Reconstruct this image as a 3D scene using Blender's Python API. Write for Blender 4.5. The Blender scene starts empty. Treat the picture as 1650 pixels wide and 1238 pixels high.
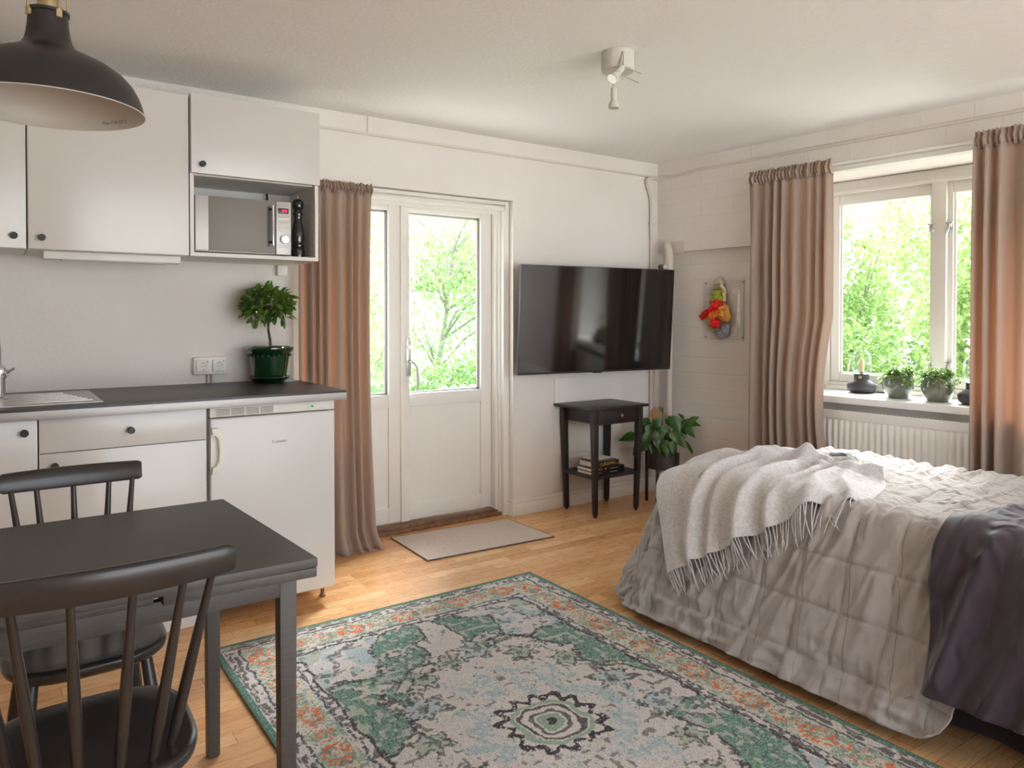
WORLD,SUN,EXPO=2.2,12.0,1.32
import bpy, bmesh, math, random
import numpy as np
from mathutils import Vector, Matrix, noise
scene = bpy.context.scene
COL = scene.collection
PI = math.pi
def V(*a): return Vector(a)

# ------------------------------------------------------------------ mesh builder
class MB:
    def __init__(s): s.v=[]; s.f=[]; s.sm=[]
    def add(s, vs, fs, smooth=True):
        o=len(s.v); s.v+= [tuple(p) for p in vs]
        s.f+= [tuple(i+o for i in f) for f in fs]; s.sm+= [smooth]*len(fs); return s
    def box(s, x0,x1,y0,y1,z0,z1, bev=0.0, seg=2, M=None):
        x0,x1=min(x0,x1),max(x0,x1); y0,y1=min(y0,y1),max(y0,y1); z0,z1=min(z0,z1),max(z0,z1)
        vs=[(x,y,z) for x in (x0,x1) for y in (y0,y1) for z in (z0,z1)]
        fs=[(0,1,3,2),(4,6,7,5),(0,4,5,1),(2,3,7,6),(0,2,6,4),(1,5,7,3)]
        return s.solid(vs,fs,bev,seg,M)
    def solid(s, vs, fs, bev=0.0, seg=2, M=None):
        if bev>0:
            bm=bmesh.new(); bv=[bm.verts.new(p) for p in vs]
            for f in fs: bm.faces.new([bv[i] for i in f])
            bmesh.ops.bevel(bm, geom=list(bm.edges), offset=bev, segments=seg, profile=0.6, affect='EDGES', clamp_overlap=True)
            bm.verts.index_update(); vs=[tuple(v.co) for v in bm.verts]; fs=[[v.index for v in f.verts] for f in bm.faces]; bm.free()
        if M is not None: vs=[M@Vector(p) for p in vs]
        return s.add(vs,fs,bev>0)
    def hexa(s, lo, hi, bev=0.0, seg=2):
        """lo, hi: 4 corner points each (same winding)"""
        vs=list(lo)+list(hi); fs=[(3,2,1,0),(4,5,6,7)]+[(i,(i+1)%4,4+(i+1)%4,4+i) for i in range(4)]
        return s.solid(vs,fs,bev,seg)
    def prism(s, poly, z0, z1, bev=0.0, M=None):
        n=len(poly); vs=[(x,y,z0) for x,y in poly]+[(x,y,z1) for x,y in poly]
        fs=[tuple(range(n-1,-1,-1)),tuple(range(n,2*n))]+[(i,(i+1)%n,n+(i+1)%n,n+i) for i in range(n)]
        return s.solid(vs,fs,bev,2,M)
    def tube(s, path, r, n=10, cap=True, closed=False):
        P=[Vector(p) for p in path]; m=len(P)
        R=r if isinstance(r,(list,tuple)) else [r]*m
        vs=[]; up=None
        for i in range(m):
            if closed: t=(P[(i+1)%m]-P[i-1])
            else: t=(P[min(i+1,m-1)]-P[max(i-1,0)])
            t.normalize()
            if up is None:
                up=Vector((0,0,1)) if abs(t.z)<.9 else Vector((1,0,0))
            side=t.cross(up)
            if side.length<1e-6: side=t.cross(Vector((0.3,1,.2)))
            side.normalize(); up=side.cross(t).normalized()
            for k in range(n):
                a=2*PI*k/n; vs.append(P[i]+(side*math.cos(a)+up*math.sin(a))*R[i])
        fs=[]
        for i in range(m if closed else m-1):
            j=(i+1)%m
            for k in range(n): fs.append((i*n+k,i*n+(k+1)%n,j*n+(k+1)%n,j*n+k))
        if cap and not closed:
            fs.append(tuple(range(n-1,-1,-1))); fs.append(tuple((m-1)*n+k for k in range(n)))
        return s.add(vs,fs,True)
    def lathe(s, prof, c=(0,0,0), n=32, M=None, cap=True):
        """prof: list of (r,z)"""
        vs=[]; m=len(prof)
        for r,z in prof:
            for k in range(n):
                a=2*PI*k/n; p=Vector((c[0]+r*math.cos(a),c[1]+r*math.sin(a),c[2]+z))
                vs.append(M@p if M is not None else p)
        fs=[(i*n+k,i*n+(k+1)%n,(i+1)*n+(k+1)%n,(i+1)*n+k) for i in range(m-1) for k in range(n)]
        if cap:
            if prof[0][0]>1e-5: fs.append(tuple(range(n-1,-1,-1)))
            if prof[-1][0]>1e-5: fs.append(tuple((m-1)*n+k for k in range(n)))
        return s.add(vs,fs,True)
    def grid(s, fn, nu, nv, close_u=False):
        vs=[fn(i/(nu if close_u else nu-1), j/(nv-1)) for i in range(nu) for j in range(nv)]
        fs=[]
        for i in range(nu if close_u else nu-1):
            i2=(i+1)%nu
            for j in range(nv-1): fs.append((i*nv+j,i2*nv+j,i2*nv+j+1,i*nv+j+1))
        return s.add(vs,fs,True)
    def xform(s, M): s.v=[tuple(M@Vector(p)) for p in s.v]; return s
    def build(s, name, mat, parent=None, loc=(0,0,0), rotz=0.0, angle=40, solidify=0.0, subsurf=0):
        me=bpy.data.meshes.new(name); me.from_pydata(s.v,[],s.f)
        me.polygons.foreach_set('use_smooth', s.sm); me.update()
        bm=bmesh.new(); bm.from_mesh(me)
        bmesh.ops.recalc_face_normals(bm, faces=bm.faces) if solidify==0 else None
        for e in bm.edges:
            if len(e.link_faces)==2 and e.calc_face_angle(0)>math.radians(angle): e.smooth=False
        bm.to_mesh(me); bm.free()
        me.materials.append(mat)
        o=bpy.data.objects.new(name, me); COL.objects.link(o)
        if parent is not None: o.parent=parent
        o.location=loc; o.rotation_euler=(0,0,rotz)
        if solidify:
            m=o.modifiers.new('sol','SOLIDIFY'); m.thickness=solidify; m.offset=0
        if subsurf:
            m=o.modifiers.new('sub','SUBSURF'); m.levels=subsurf; m.render_levels=subsurf
        return o

def tag(o, label=None, cat=None, group=None, kind=None):
    if label: o['label']=label
    if cat: o['category']=cat
    if group: o['group']=group
    if kind: o['kind']=kind
    return o
def thing(name, label, cat, loc=(0,0,0), rotz=0.0, group=None, kind=None):
    o=bpy.data.objects.new(name, None); COL.objects.link(o); o.location=loc; o.rotation_euler=(0,0,rotz)
    o.empty_display_size=.05
    return tag(o,label,cat,group,kind)
def copy_tree(o, parent=None):
    c=o.copy(); COL.objects.link(c)
    if parent is not None: c.parent=parent
    for ch in [x for x in bpy.data.objects if x.parent==o]: copy_tree(ch,c)
    return c
def text_mb(body, size, M, depth=0.0004, align='CENTER', xscale=1.0):
    cu=bpy.data.curves.new('lettering','FONT'); cu.body=body; cu.size=size; cu.align_x=align; cu.align_y='CENTER'; cu.extrude=depth; cu.resolution_u=3
    ob=bpy.data.objects.new('lettering',cu); COL.objects.link(ob)
    bpy.context.view_layer.update()
    me=bpy.data.meshes.new_from_object(ob.evaluated_get(bpy.context.evaluated_depsgraph_get()))
    mb=MB(); S=Matrix.Diagonal((xscale,1,1,1))
    mb.add([M@(S@v.co) for v in me.vertices],[tuple(p.vertices) for p in me.polygons],False)
    bpy.data.objects.remove(ob); bpy.data.meshes.remove(me); return mb
def frame_M(origin, xdir, ydir):
    x=Vector(xdir).normalized(); y=Vector(ydir).normalized(); z=x.cross(y)
    M=Matrix((x,y,z)).transposed().to_4x4(); M.translation=Vector(origin); return M

# ------------------------------------------------------------------ materials
def lin(c): 
    f=lambda u: u/12.92 if u<=.04045 else ((u+.055)/1.055)**2.4
    return tuple(f(x/255) for x in c)+(1,)
class NT:
    def __init__(s,name):
        s.m=bpy.data.materials.new(name); s.m.use_nodes=True; s.t=s.m.node_tree; s.t.nodes.clear()
        s.out=s.n('ShaderNodeOutputMaterial')
    def n(s,t,**k):
        x=s.t.nodes.new(t)
        for a,b in k.items(): setattr(x,a,b)
        return x
    def l(s,a,b): s.t.links.new(a,b)
    def set(s,node,**k):
        for a,b in k.items(): node.inputs[a.replace('_',' ')].default_value=b
    def coord(s,kind='Object',scale=(1,1,1),rot=(0,0,0)):
        tc=s.n('ShaderNodeTexCoord'); mp=s.n('ShaderNodeMapping'); mp.inputs['Scale'].default_value=scale; mp.inputs['Rotation'].default_value=rot
        s.l(tc.outputs[kind],mp.inputs[0]); return mp.outputs[0]
    def geo(s,scale=(1,1,1)):
        g=s.n('ShaderNodeNewGeometry'); mp=s.n('ShaderNodeMapping'); mp.inputs['Scale'].default_value=scale
        s.l(g.outputs['Position'],mp.inputs[0]); return mp.outputs[0]
    def noise(s,co,scale,detail=3,rough=.55):
        x=s.n('ShaderNodeTexNoise'); s.set(x,Scale=scale,Detail=detail,Roughness=rough); s.l(co,x.inputs['Vector']); return x.outputs[0]
    def ramp(s,f,stops):
        x=s.n('ShaderNodeValToRGB'); e=x.color_ramp.elements
        while len(e)<len(stops): e.new(.5)
        for i,(p,c) in enumerate(stops): e[i].position=p; e[i].color=c
        s.l(f,x.inputs[0]); return x.outputs[0]
    def mix(s,f,a,b,mode='MIX'):
        x=s.n('ShaderNodeMix'); x.data_type='RGBA'; x.blend_type=mode
        for i,val in ((0,f),(6,a),(7,b)):
            if hasattr(val,'is_output'): s.l(val,x.inputs[i])
            else: x.inputs[i].default_value=val
        return x.outputs[2]
    def math(s,op,a,b=0.0):
        x=s.n('ShaderNodeMath'); x.operation=op
        for i,val in ((0,a),(1,b)):
            if hasattr(val,'is_output'): s.l(val,x.inputs[i])
            else: x.inputs[i].default_value=val
        return x.outputs[0]
    def bump(s,h,strength=.3,dist=.01,prev=None):
        x=s.n('ShaderNodeBump'); s.set(x,Strength=strength,Distance=dist); s.l(h,x.inputs['Height'])
        if prev is not None: s.l(prev,x.inputs['Normal'])
        return x.outputs[0]
    def pbr(s,color=None,rough=.5,metal=0,normal=None,spec=.5,coat=0,**k):
        b=s.n('ShaderNodeBsdfPrincipled')
        if hasattr(color,'is_output'): s.l(color,b.inputs['Base Color'])
        elif color is not None: b.inputs['Base Color'].default_value=color
        if hasattr(rough,'is_output'): s.l(rough,b.inputs['Roughness'])
        else: b.inputs['Roughness'].default_value=rough
        b.inputs['Metallic'].default_value=metal; b.inputs['Specular IOR Level'].default_value=spec
        b.inputs['Coat Weight'].default_value=coat
        if coat: b.inputs['Coat Roughness'].default_value=.08
        for a,v in k.items(): b.inputs[a.replace('_',' ')].default_value=v
        if normal is not None: s.l(normal,b.inputs['Normal'])
        return b.outputs[0]
    def done(s,sh): s.l(sh,s.out.inputs[0]); return s.m

def simple(name,c,rough=.5,metal=0,bump=0,bscale=60,var=0.0,coat=0,spec=.5,bdist=.004):
    t=NT(name); co=t.geo(); col=lin(c); nrm=None
    colr=col
    f=t.noise(co,bscale*.4 if bscale else 20,4)
    if var>0:
        dk=tuple(x*(1-var) for x in col[:3])+(1,); lt=tuple(min(1,x*(1+var)) for x in col[:3])+(1,)
        colr=t.ramp(f,[(.3,dk),(.7,lt)])
    if bump>0: nrm=t.bump(t.noise(co,bscale,4),bump,bdist)
    return t.done(t.pbr(colr,rough,metal,nrm,spec,coat))

MAT={}
def make_mats():
    M=MAT
    # plaster walls
    t=NT('white_plaster'); co=t.geo()
    big=t.noise(co,1.3,3); col=t.ramp(big,[(.3,lin((225,219,213))),(.7,lin((233,228,223)))])
    h=t.math('ADD',t.noise(co,45,5,.65),t.math('MULTIPLY',t.noise(co,6,3),.8))
    M['plaster']=t.done(t.pbr(col,.75,0,t.bump(h,.22,.012)))
    # ceiling
    t=NT('ceiling_paint'); co=t.geo()
    h=t.noise(co,55,5,.7); sp=t.n('ShaderNodeTexVoronoi'); t.set(sp,Scale=38); t.l(co,sp.inputs['Vector'])
    M['ceiling']=t.done(t.pbr(lin((241,239,238)),.85,0,t.bump(t.math('ADD',h,t.math('MULTIPLY',sp.outputs['Distance'],.4)),.35,.012)))
    # painted brick (object coords: x along wall, z up)
    t=NT('painted_brick'); co=t.coord('Object')
    sep=t.n('ShaderNodeSeparateXYZ'); t.l(co,sep.inputs[0]); cmb=t.n('ShaderNodeCombineXYZ')
    wob=t.noise(co,5,2)
    t.l(t.math('ADD',sep.outputs['X'],t.math('MULTIPLY',wob,.02)),cmb.inputs[0]); t.l(t.math('ADD',sep.outputs['Z'],t.math('MULTIPLY',wob,.012)),cmb.inputs[1])
    br=t.n('ShaderNodeTexBrick'); t.set(br,Scale=1.0,Mortar_Size=.006,Mortar_Smooth=.6,Brick_Width=.25,Row_Height=.105,Bias=0)
    br.inputs['Color1'].default_value=(1,1,1,1); br.inputs['Color2'].default_value=(.85,.85,.85,1); br.inputs['Mortar'].default_value=(.25,.25,.25,1)
    t.l(cmb.outputs[0],br.inputs['Vector'])
    n1=t.bump(br.outputs['Color'],.35,.006); n2=t.bump(t.noise(co,60,4),.2,.006,n1)
    M['brick']=t.done(t.pbr(t.ramp(t.noise(co,2,2),[(.3,lin((225,218,212))),(.7,lin((232,226,221)))]),.7,0,n2))
    M['white_paint']=simple('white_gloss_paint',(233,229,223),.35,0,.12,30,.015)
    M['sill_white']=simple('sill_white',(242,240,238),.3,0,.08,40,.01)
    M['cab']=simple('cabinet_white_lacquer',(213,209,205),.22,0,0,10,.008)
    M['cab_in']=simple('cabinet_inside_white',(226,222,216),.45,0,0,10,.01)
    M['fridge']=simple('appliance_white_enamel',(214,211,207),.28,0,.03,90,.006)
    M['plastic']=simple('white_plastic',(232,228,221),.4,0,0,20,.01)
    M['grille_dark']=simple('grille_shadow_grey',(70,66,62),.6,0,0,20,.05)
    M['knob']=simple('black_knob',(24,23,23),.4,0,.1,200,.05)
    M['counter']=simple('black_laminate',(47,44,43),.38,0,.10,220,.10)
    M['counter_edge']=simple('black_laminate_edge',(24,22,24),.4,0,0,50,.05)
    t=NT('brushed_aluminium_strip'); co=t.geo((1.5,60,60)); M['alu']=t.done(t.pbr(t.ramp(t.noise(co,20,3),[(.3,lin((160,155,152))),(.7,lin((178,174,171)))]),.42,.5))
    t=NT('stainless_steel'); co=t.geo((3,80,80)); M['steel']=t.done(t.pbr(t.ramp(t.noise(co,20,3),[(.3,lin((170,165,160))),(.7,lin((196,191,186)))]),.3,.95))
    M['chrome']=simple('chrome',(225,225,226),.06,1,0,10,.01)
    M['satin_metal']=simple('satin_metal',(190,188,184),.28,1,0,30,.03)
    M['brass']=simple('brass',(196,180,142),.32,1,0,40,.06)
    M['green_glaze']=simple('green_glazed_ceramic',(9,46,17),.1,0,.05,35,.35,coat=1)
    M['grey_glaze']=simple('grey_green_glazed_ceramic',(112,116,104),.12,0,.04,20,.14,coat=1)
    M['soil']=simple('soil',(48,34,26),.95,0,.8,120,.4,bdist=.01)
    M['bark']=simple('bark',(84,68,52),.85,0,.6,150,.3)
    M['stem_green']=simple('stem_green',(92,112,52),.5,0,.1,80,.15)
    # black painted wood
    def blackwood(name,c,rough):
        t=NT(name); co=t.geo((7,60,60)); g=t.noise(co,6,5,.6)
        col=t.ramp(g,[(.3,tuple(x*.75 for x in lin(c)[:3])+(1,)),(.75,tuple(x*1.2 for x in lin(c)[:3])+(1,))])
        return t.done(t.pbr(col,t.ramp(g,[(.3,(rough-.05,)*3+(1,)),(.7,(rough+.08,)*3+(1,))]),0,t.bump(g,.12,.003)))
    M['blackwood']=blackwood('black_stained_wood',(74,70,67),.44)
    M['chairwood']=simple('black_satin_chair_paint',(50,46,44),.27,0,.06,40,.12)
    M['brownblack']=blackwood('dark_brown_stain',(43,36,35),.38)
    M['dark_metal']=simple('dark_powder_coat',(44,40,38),.5,0,.1,220,.06)
    M['pot_dark']=simple('charcoal_pot',(58,53,50),.55,0,.08,120,.05)
    # lamp enamel
    M['lamp_black']=simple('pendant_black_enamel',(38,36,36),.38,0,.04,60,.05)
    M['lamp_white']=simple('pendant_white_inside',(192,190,184),.4,0,0,60,.01)
    M['spot_white']=simple('spot_white_enamel',(205,200,192),.4,0,0,60,.02)
    t=NT('lit_bulb'); e=t.n('ShaderNodeEmission'); e.inputs[0].default_value=(1,.99,.82,1); e.inputs[1].default_value=.33; M['bulb_on']=t.done(e.outputs[0])
    t=NT('red_display'); e=t.n('ShaderNodeEmission'); e.inputs[0].default_value=(1,.02,.08,1); e.inputs[1].default_value=1.6; M['red_led']=t.done(e.outputs[0])
    t=NT('green_led'); e=t.n('ShaderNodeEmission'); e.inputs[0].default_value=(.02,.5,.15,1); e.inputs[1].default_value=.4; M['green_led']=t.done(e.outputs[0])
    M['screen']=simple('tv_screen_black',(16,14,15),.07,0,0,10,.02,spec=1.0)
    M['bezel']=simple('tv_bezel',(70,68,70),.3,.6,0,10,.02)
    M['tv_back']=simple('tv_back',(30,30,31),.5,0,.1,100,.03)
    M['mw_front']=simple('microwave_mirror_front',(128,122,117),.5,.1,0,20,.02)
    M['mw_silver']=simple('microwave_silver',(188,184,180),.4,.35,0,20,.02)
    M['mw_dark']=simple('microwave_dark',(34,30,28),.35,0,0,20,.02)
    M['print_dark']=simple('dark_print',(52,48,46),.6,0,0,20,.02)
    M['print_grey']=simple('grey_print',(140,136,132),.6,0,0,20,.02)
    M['print_yellow']=simple('yellow_print',(226,186,60),.6,0,0,20,.05)
    M['print_white']=simple('white_print',(222,216,208),.6,0,0,20,.02)
    M['print_orange']=simple('orange_print',(218,112,74),.6,0,0,20,.1)
    M['mill']=simple('black_lacquer',(14,13,13),.12,0,0,20,.1,coat=1)
    M['book_black']=simple('black_book_cover',(26,24,24),.4,0,0,20,.05)
    M['paper']=simple('book_pages',(222,212,198),.85,0,.5,400,.05)
    M['book_grey']=simple('grey_case',(140,138,134),.4,0,0,20,.05)
    # fabric
    def fabric(name,c,scale=900,bump=.15,rough=.9,var=.05,sheen=.15,tr=None,trf=0.0,crease=0.0,cs=(1,1,1)):
        t=NT(name); co=t.geo(); col=lin(c); pn=None
        if crease:
            wv=t.n('ShaderNodeTexNoise'); wv.noise_type='RIDGED_MULTIFRACTAL'; t.set(wv,Scale=12.0,Detail=5.0,Roughness=.55,Distortion=.8); t.l(t.geo(cs),wv.inputs['Vector']); pn=t.bump(wv.outputs[0],crease,.022)
        f=t.noise(co,scale*.25,3); cc=t.ramp(f,[(.3,tuple(x*(1-var) for x in col[:3])+(1,)),(.7,tuple(min(1,x*(1+var)) for x in col[:3])+(1,))])
        b=t.pbr(cc,rough,0,t.bump(t.noise(co,scale,2),bump,.002,pn),.2,Sheen_Weight=sheen)
        if tr:
            tl=t.n('ShaderNodeBsdfTranslucent'); tl.inputs[0].default_value=lin(tr); mx=t.n('ShaderNodeMixShader'); mx.inputs[0].default_value=trf
            t.l(b,mx.inputs[1]); t.l(tl.outputs[0],mx.inputs[2]); return t.done(mx.outputs[0])
        return t.done(b)
    M['curtain']=fabric('taupe_velvet',(172,157,145),700,.1,.9,.05,.2,(248,202,168),.25)
    M['quilt']=fabric('greige_cotton',(170,163,158),500,.12,.85,.025,.1,crease=.62,cs=(1,1.6,.7))
    M['purple']=fabric('plum_cotton',(60,50,59),500,.12,.62,.05,.3,crease=.8,cs=(1,1.5,.55))
    M['thread']=fabric('stitching_thread',(128,118,110),400,.1,.9,.05,.1)
    M['skirt']=fabric('dark_skirt_cloth',(52,44,48),500,.12,.9,.05,.1)
    M['throw']=fabric('grey_wool',(202,197,195),420,.5,.95,.16,.3)
    M['tag_dark']=fabric('woven_tag',(72,74,82),900,.1,.8,.05)
    M['mat']=fabric('greige_mat',(200,182,168),260,.6,.95,.07)
    M['mat_edge']=fabric('mat_edge_binding',(112,92,80),400,.3,.9,.1)
    # art fabrics
    for k,c in dict(art_lime=(176,186,62),art_red=(236,24,30),art_orange=(240,130,60),art_gold=(222,160,72),art_silver=(200,186,160),art_blue=(142,146,160),art_cream=(232,214,180)).items():
        M[k]=simple(k+'_cloth',c,.4,0,.3,90,.15)
    # leaves
    def leaf(name,c,c2,rough=.4,trf=.25):
        t=NT(name); co=t.geo(); f=t.noise(co,14,2); cc=t.ramp(f,[(.3,lin(c)),(.7,lin(c2))])
        b=t.pbr(cc,rough,0,None,.4); tl=t.n('ShaderNodeBsdfTranslucent'); t.l(cc,tl.inputs[0]); mx=t.n('ShaderNodeMixShader'); mx.inputs[0].default_value=trf
        t.l(b,mx.inputs[1]); t.l(tl.outputs[0],mx.inputs[2]); return t.done(mx.outputs[0])
    M['bay']=leaf('bay_leaf',(46,80,26),(112,146,58),.35,.2)
    M['anth']=leaf('anthurium_leaf',(40,74,22),(78,116,44),.3,.15)
    M['anth_old']=leaf('anthurium_flower',(150,150,70),(186,128,104),.4,.2)
    M['pilea']=leaf('small_leaf',(72,108,46),(156,190,92),.4,.38)
    M['outleaf']=leaf('garden_leaf',(122,152,84),(182,204,136),.5,.4)
    M['outleaf2']=leaf('garden_leaf_pale',(160,190,110),(206,222,160),.5,.45)
    M['outleaf3']=leaf('garden_leaf_deep',(98,132,70),(150,176,104),.45,.35)
    M['doorleaf']=leaf('door_garden_leaf',(98,132,70),(148,180,106),.5,.35)
    M['doorleaf2']=leaf('door_garden_leaf_pale',(126,158,96),(176,200,140),.5,.35)
    M['blossom']=simple('white_blossom',(246,244,238),.6,0,0,20,.02)
    M['lawn']=simple('lawn_green',(96,120,70),.95,0,.8,40,.2,bdist=.02)
    M['paving']=simple('bounce_paving',(222,218,210),.85,0,.3,30,.05)
    M['outwhite']=simple('white_render',(238,238,236),.7,0,.1,20,.02)
    M['outgrey']=simple('grey_branch',(146,140,132),.9,0,.5,60,.15)
    M['roof']=simple('roof_grey',(120,116,112),.8,0,.2,20,.1)
    # glass: a thin pane
    def pane(name,tint=(1,1,1,1),refl=1.0):
        t=NT(name); tr=t.n('ShaderNodeBsdfTransparent'); tr.inputs[0].default_value=tint
        g=t.n('ShaderNodeBsdfGlossy'); g.inputs['Roughness'].default_value=.02
        fr=t.n('ShaderNodeLayerWeight'); fr.inputs[0].default_value=.5; mx=t.n('ShaderNodeMixShader'); frf=t.math('ADD',t.math('MULTIPLY',t.math('POWER',fr.outputs['Facing'],4.0),.6),.035)
        t.l(t.math('MULTIPLY',frf,refl),mx.inputs[0]); t.l(tr.outputs[0],mx.inputs[1]); t.l(g.outputs[0],mx.inputs[2]); return t.done(mx.outputs[0])
    M['pane']=pane('window_pane',(.97,.985,.975,1),.6)
    M['acrylic']=pane('clear_acrylic',(.985,.98,.975,1),.8)
    M['acrylic_edge']=simple('acrylic_edge',(170,164,150),.3,0,0,10,.05)
    M['lampglass']=pane('lamp_glass',(.93,.95,.94,1),2.6)
    M['frost_bulb']=simple('cream_bulb',(236,214,180),.25,0,0,10,.02)
    M['lamp_base']=simple('anthracite_lamp_base',(62,60,66),.5,0,.05,120,.05)
    M['threshold']=simple('worn_oak_threshold',(128,92,66),.6,0,.4,60,.3)
    M['rubber']=simple('black_rubber',(26,26,27),.6,0,0,20,.05)
    M['conduit']=simple('painted_conduit',(216,206,197),.5,0,.1,60,.02)
    # parquet
    t=NT('oak_parquet'); co=t.geo(); 
    br=t.n('ShaderNodeTexBrick'); t.set(br,Scale=1.0,Mortar_Size=.0009,Mortar_Smooth=.1,Brick_Width=.46,Row_Height=.066,Bias=0.0)
    br.offset=.37; br.offset_frequency=2; br.squash=.62; br.squash_frequency=3
    br.inputs['Color1'].default_value=(0,0,0,1); br.inputs['Color2'].default_value=(1,1,1,1); br.inputs['Mortar'].default_value=(.5,.5,.5,1); t.l(co,br.inputs['Vector'])
    tone=t.ramp(br.outputs['Color'],[(0.0,lin((192,144,98))),(.3,lin((212,168,120))),(.6,lin((218,174,126))),(1.0,lin((234,198,154)))])
    gr=t.noise(t.geo((2.2,34,34)),6,6,.62)
    tone2=t.mix(.35,tone,t.ramp(gr,[(.3,lin((160,112,74))),(.7,lin((236,200,156)))]),'OVERLAY')
    big=t.noise(t.geo((.8,5,5)),4,3); tone3=t.mix(t.math('MULTIPLY',big,.3),tone2,lin((222,174,122)))
    mort=t.mix(br.outputs['Fac'],tone3,lin((132,86,52)))
    kn=t.n('ShaderNodeTexVoronoi'); t.set(kn,Scale=3.1); t.l(t.geo((1,2.2,1)),kn.inputs['Vector'])
    fin=t.mix(t.ramp(kn.outputs['Distance'],[(.0,(.75,.75,.75,1)),(.05,(0,0,0,1))]),mort,lin((112,70,42)))
    M['parquet']=t.done(t.pbr(fin,t.ramp(gr,[(.3,(.24,)*3+(1,)),(.7,(.34,)*3+(1,))]),0,t.bump(t.math('SUBTRACT',t.math('MULTIPLY',gr,.15),br.outputs['Fac']),.12,.002)))
    # rug
    t=NT('woven_rug'); at=t.n('ShaderNodeVertexColor'); at.layer_name='Col'
    co=t.geo(); sp=t.noise(co,420,2,.7); sp2=t.noise(co,150,3,.7)
    c=t.mix(1.0,at.outputs[0],t.ramp(sp,[(.34,(.60,.60,.60,1)),(.66,(1.38,1.38,1.38,1))]),'MULTIPLY')
    c=t.mix(.25,c,t.ramp(sp2,[(.35,lin((120,128,118))),(.65,lin((224,216,204)))]),'OVERLAY')
    M['rug']=t.done(t.pbr(c,.97,0,t.bump(t.noise(co,330,3,.7),.7,.006),.1,Sheen_Weight=.1))
    M['rug_edge']=fabric('rug_binding',(92,118,96),300,.5,.95,.2)
make_mats()
# ------------------------------------------------------------------ setting
YA=3.706; CEIL=2.287
A_B=math.radians(-85.6492)                       # direction of the window wall
COR=Vector((3.844,3.706,0)); DB=Vector((math.cos(A_B),math.sin(A_B),0)); OB=Vector((-DB.y,DB.x,0))
def WB(u,o,z): p=COR+DB*u+OB*o; return (p.x,p.y,z)
XL,YF=-2.0,-2.0                                   # the room goes on behind the camera
xr=COR.x+DB.x*5.75+0.0
ST='structure'
fl=MB().box(XL,4.6,YF,3.95,-.06,0); o=fl.build('floor',MAT['parquet']); tag(o,'oak strip parquet floor with satin varnish','floor',kind=ST)
o=MB().box(XL,5.0,YF-.25,4.2,CEIL,CEIL+.08).build('ceiling',MAT['ceiling']); tag(o,'white textured plaster ceiling','ceiling',kind=ST)
# back wall (kitchen and garden door), opening x 1.25..2.60, z 0..1.922
DX0,DX1,DZ=1.25,2.603,1.922
m=MB(); T=.30
m.box(XL,DX0,YA,YA+T,0,CEIL); m.box(DX1,4.25,YA,YA+T,0,CEIL); m.box(DX0,DX1,YA,YA+T,DZ,CEIL)
o=m.build('wall_back',MAT['plaster']); tag(o,'white rough plastered wall behind the kitchen and the garden door','wall',kind=ST)
# window wall in its own frame: x along wall toward camera, y outward, z up
WU0,WU1,WZ0,WZ1=1.06,2.40,.735,2.033; TB=.36
m=MB()
m.box(-.15,WU0,.05,TB,0,CEIL); m.box(WU1,5.8,0,TB,0,CEIL); m.box(WU0,WU1,0,TB,0,WZ0); m.box(WU0,WU1,0,TB,WZ1,CEIL)
m.box(-.0,WU0,0,.05,1.663,CEIL); m.box(0,WU0,0,.05,0,.553); m.box(.775,WU0,0,.05,.553,1.663)
o=m.build('wall_right',MAT['brick'],None,COR,A_B); tag(o,'white painted brick wall with the window and a smooth recessed panel','wall',kind=ST)
# the rest of the room lies out of view: plain walls, the rear one with an assumed opening sized for fill light
m=MB(); RW0,RW1,RZ0,RZ1=.2,4.1,.06,2.14
m.box(XL,RW0,YF-.25,YF,0,CEIL); m.box(RW1,4.9,YF-.25,YF,0,CEIL); m.box(RW0,RW1,YF-.25,YF,0,RZ0); m.box(RW0,RW1,YF-.25,YF,RZ1,CEIL)
o=m.build('wall_front',MAT['plaster']); tag(o,'white plastered rear wall with a wide opening added for fill light','wall',kind=ST)
m=MB(); m.box(XL-.2,XL,YF-.25,YA+.3,0,CEIL); o=m.build('wall_left',MAT['plaster']); tag(o,'white plastered side wall left of the kitchen','wall',kind=ST)
# trims
def trim(i,mb,mat,label,cat='trim',loc=(0,0,0),rotz=0):
    o=mb.build('trim_%d'%i,mat,None,loc,rotz); tag(o,label,cat,kind=ST); return o
m=MB(); m.box(1.25,3.84,YA-.010,YA,2.185,2.2,.003)
for x in (1.655,): m.box(x-.004,x+.004,YA-.006,YA,2.2,2.286)
trim(1,m,MAT['conduit'],'thin white cable moulding high on the door wall')
m=MB(); m.tube([(0.06,-.012,2.192),(.12,-.012,2.178),(.20,-.010,2.182),(.34,-.010,2.196),(5.5,-.010,2.196)],.009,8)
trim(2,m,MAT['conduit'],'thin white cable moulding high on the window wall',loc=COR,rotz=A_B)
m=MB(); m.box(2.603,3.84,YA-.017,YA,0,.075,.004); m.box(2.603,3.84,YA-.012,YA,.075,.098,.004); m.box(2.588,2.605,YA-.017,YA+.10,0,.075,.004); m.box(2.591,2.605,YA-.012,YA+.10,.075,.098,.004)
o=m.build('baseboard_back',MAT['white_paint']); tag(o,'white baseboard below the television wall','baseboard',kind=ST)
m=MB(); m.box(.02,5.7,-.016,0,0,.075,.004); m.box(.02,5.7,-.011,0,.075,.098,.004)
o=m.build('baseboard_right',MAT['white_paint'],None,COR,A_B); tag(o,'white baseboard below the window wall','baseboard',kind=ST)
m=MB(); m.box(1.255,2.60,YA+.085,YA+.20,0,.038,.006); m.box(1.255,2.598,YA+.06,YA+.085,0,.02,.004)
trim(3,m,MAT['threshold'],'worn brown oak threshold under the garden door','threshold')
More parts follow.
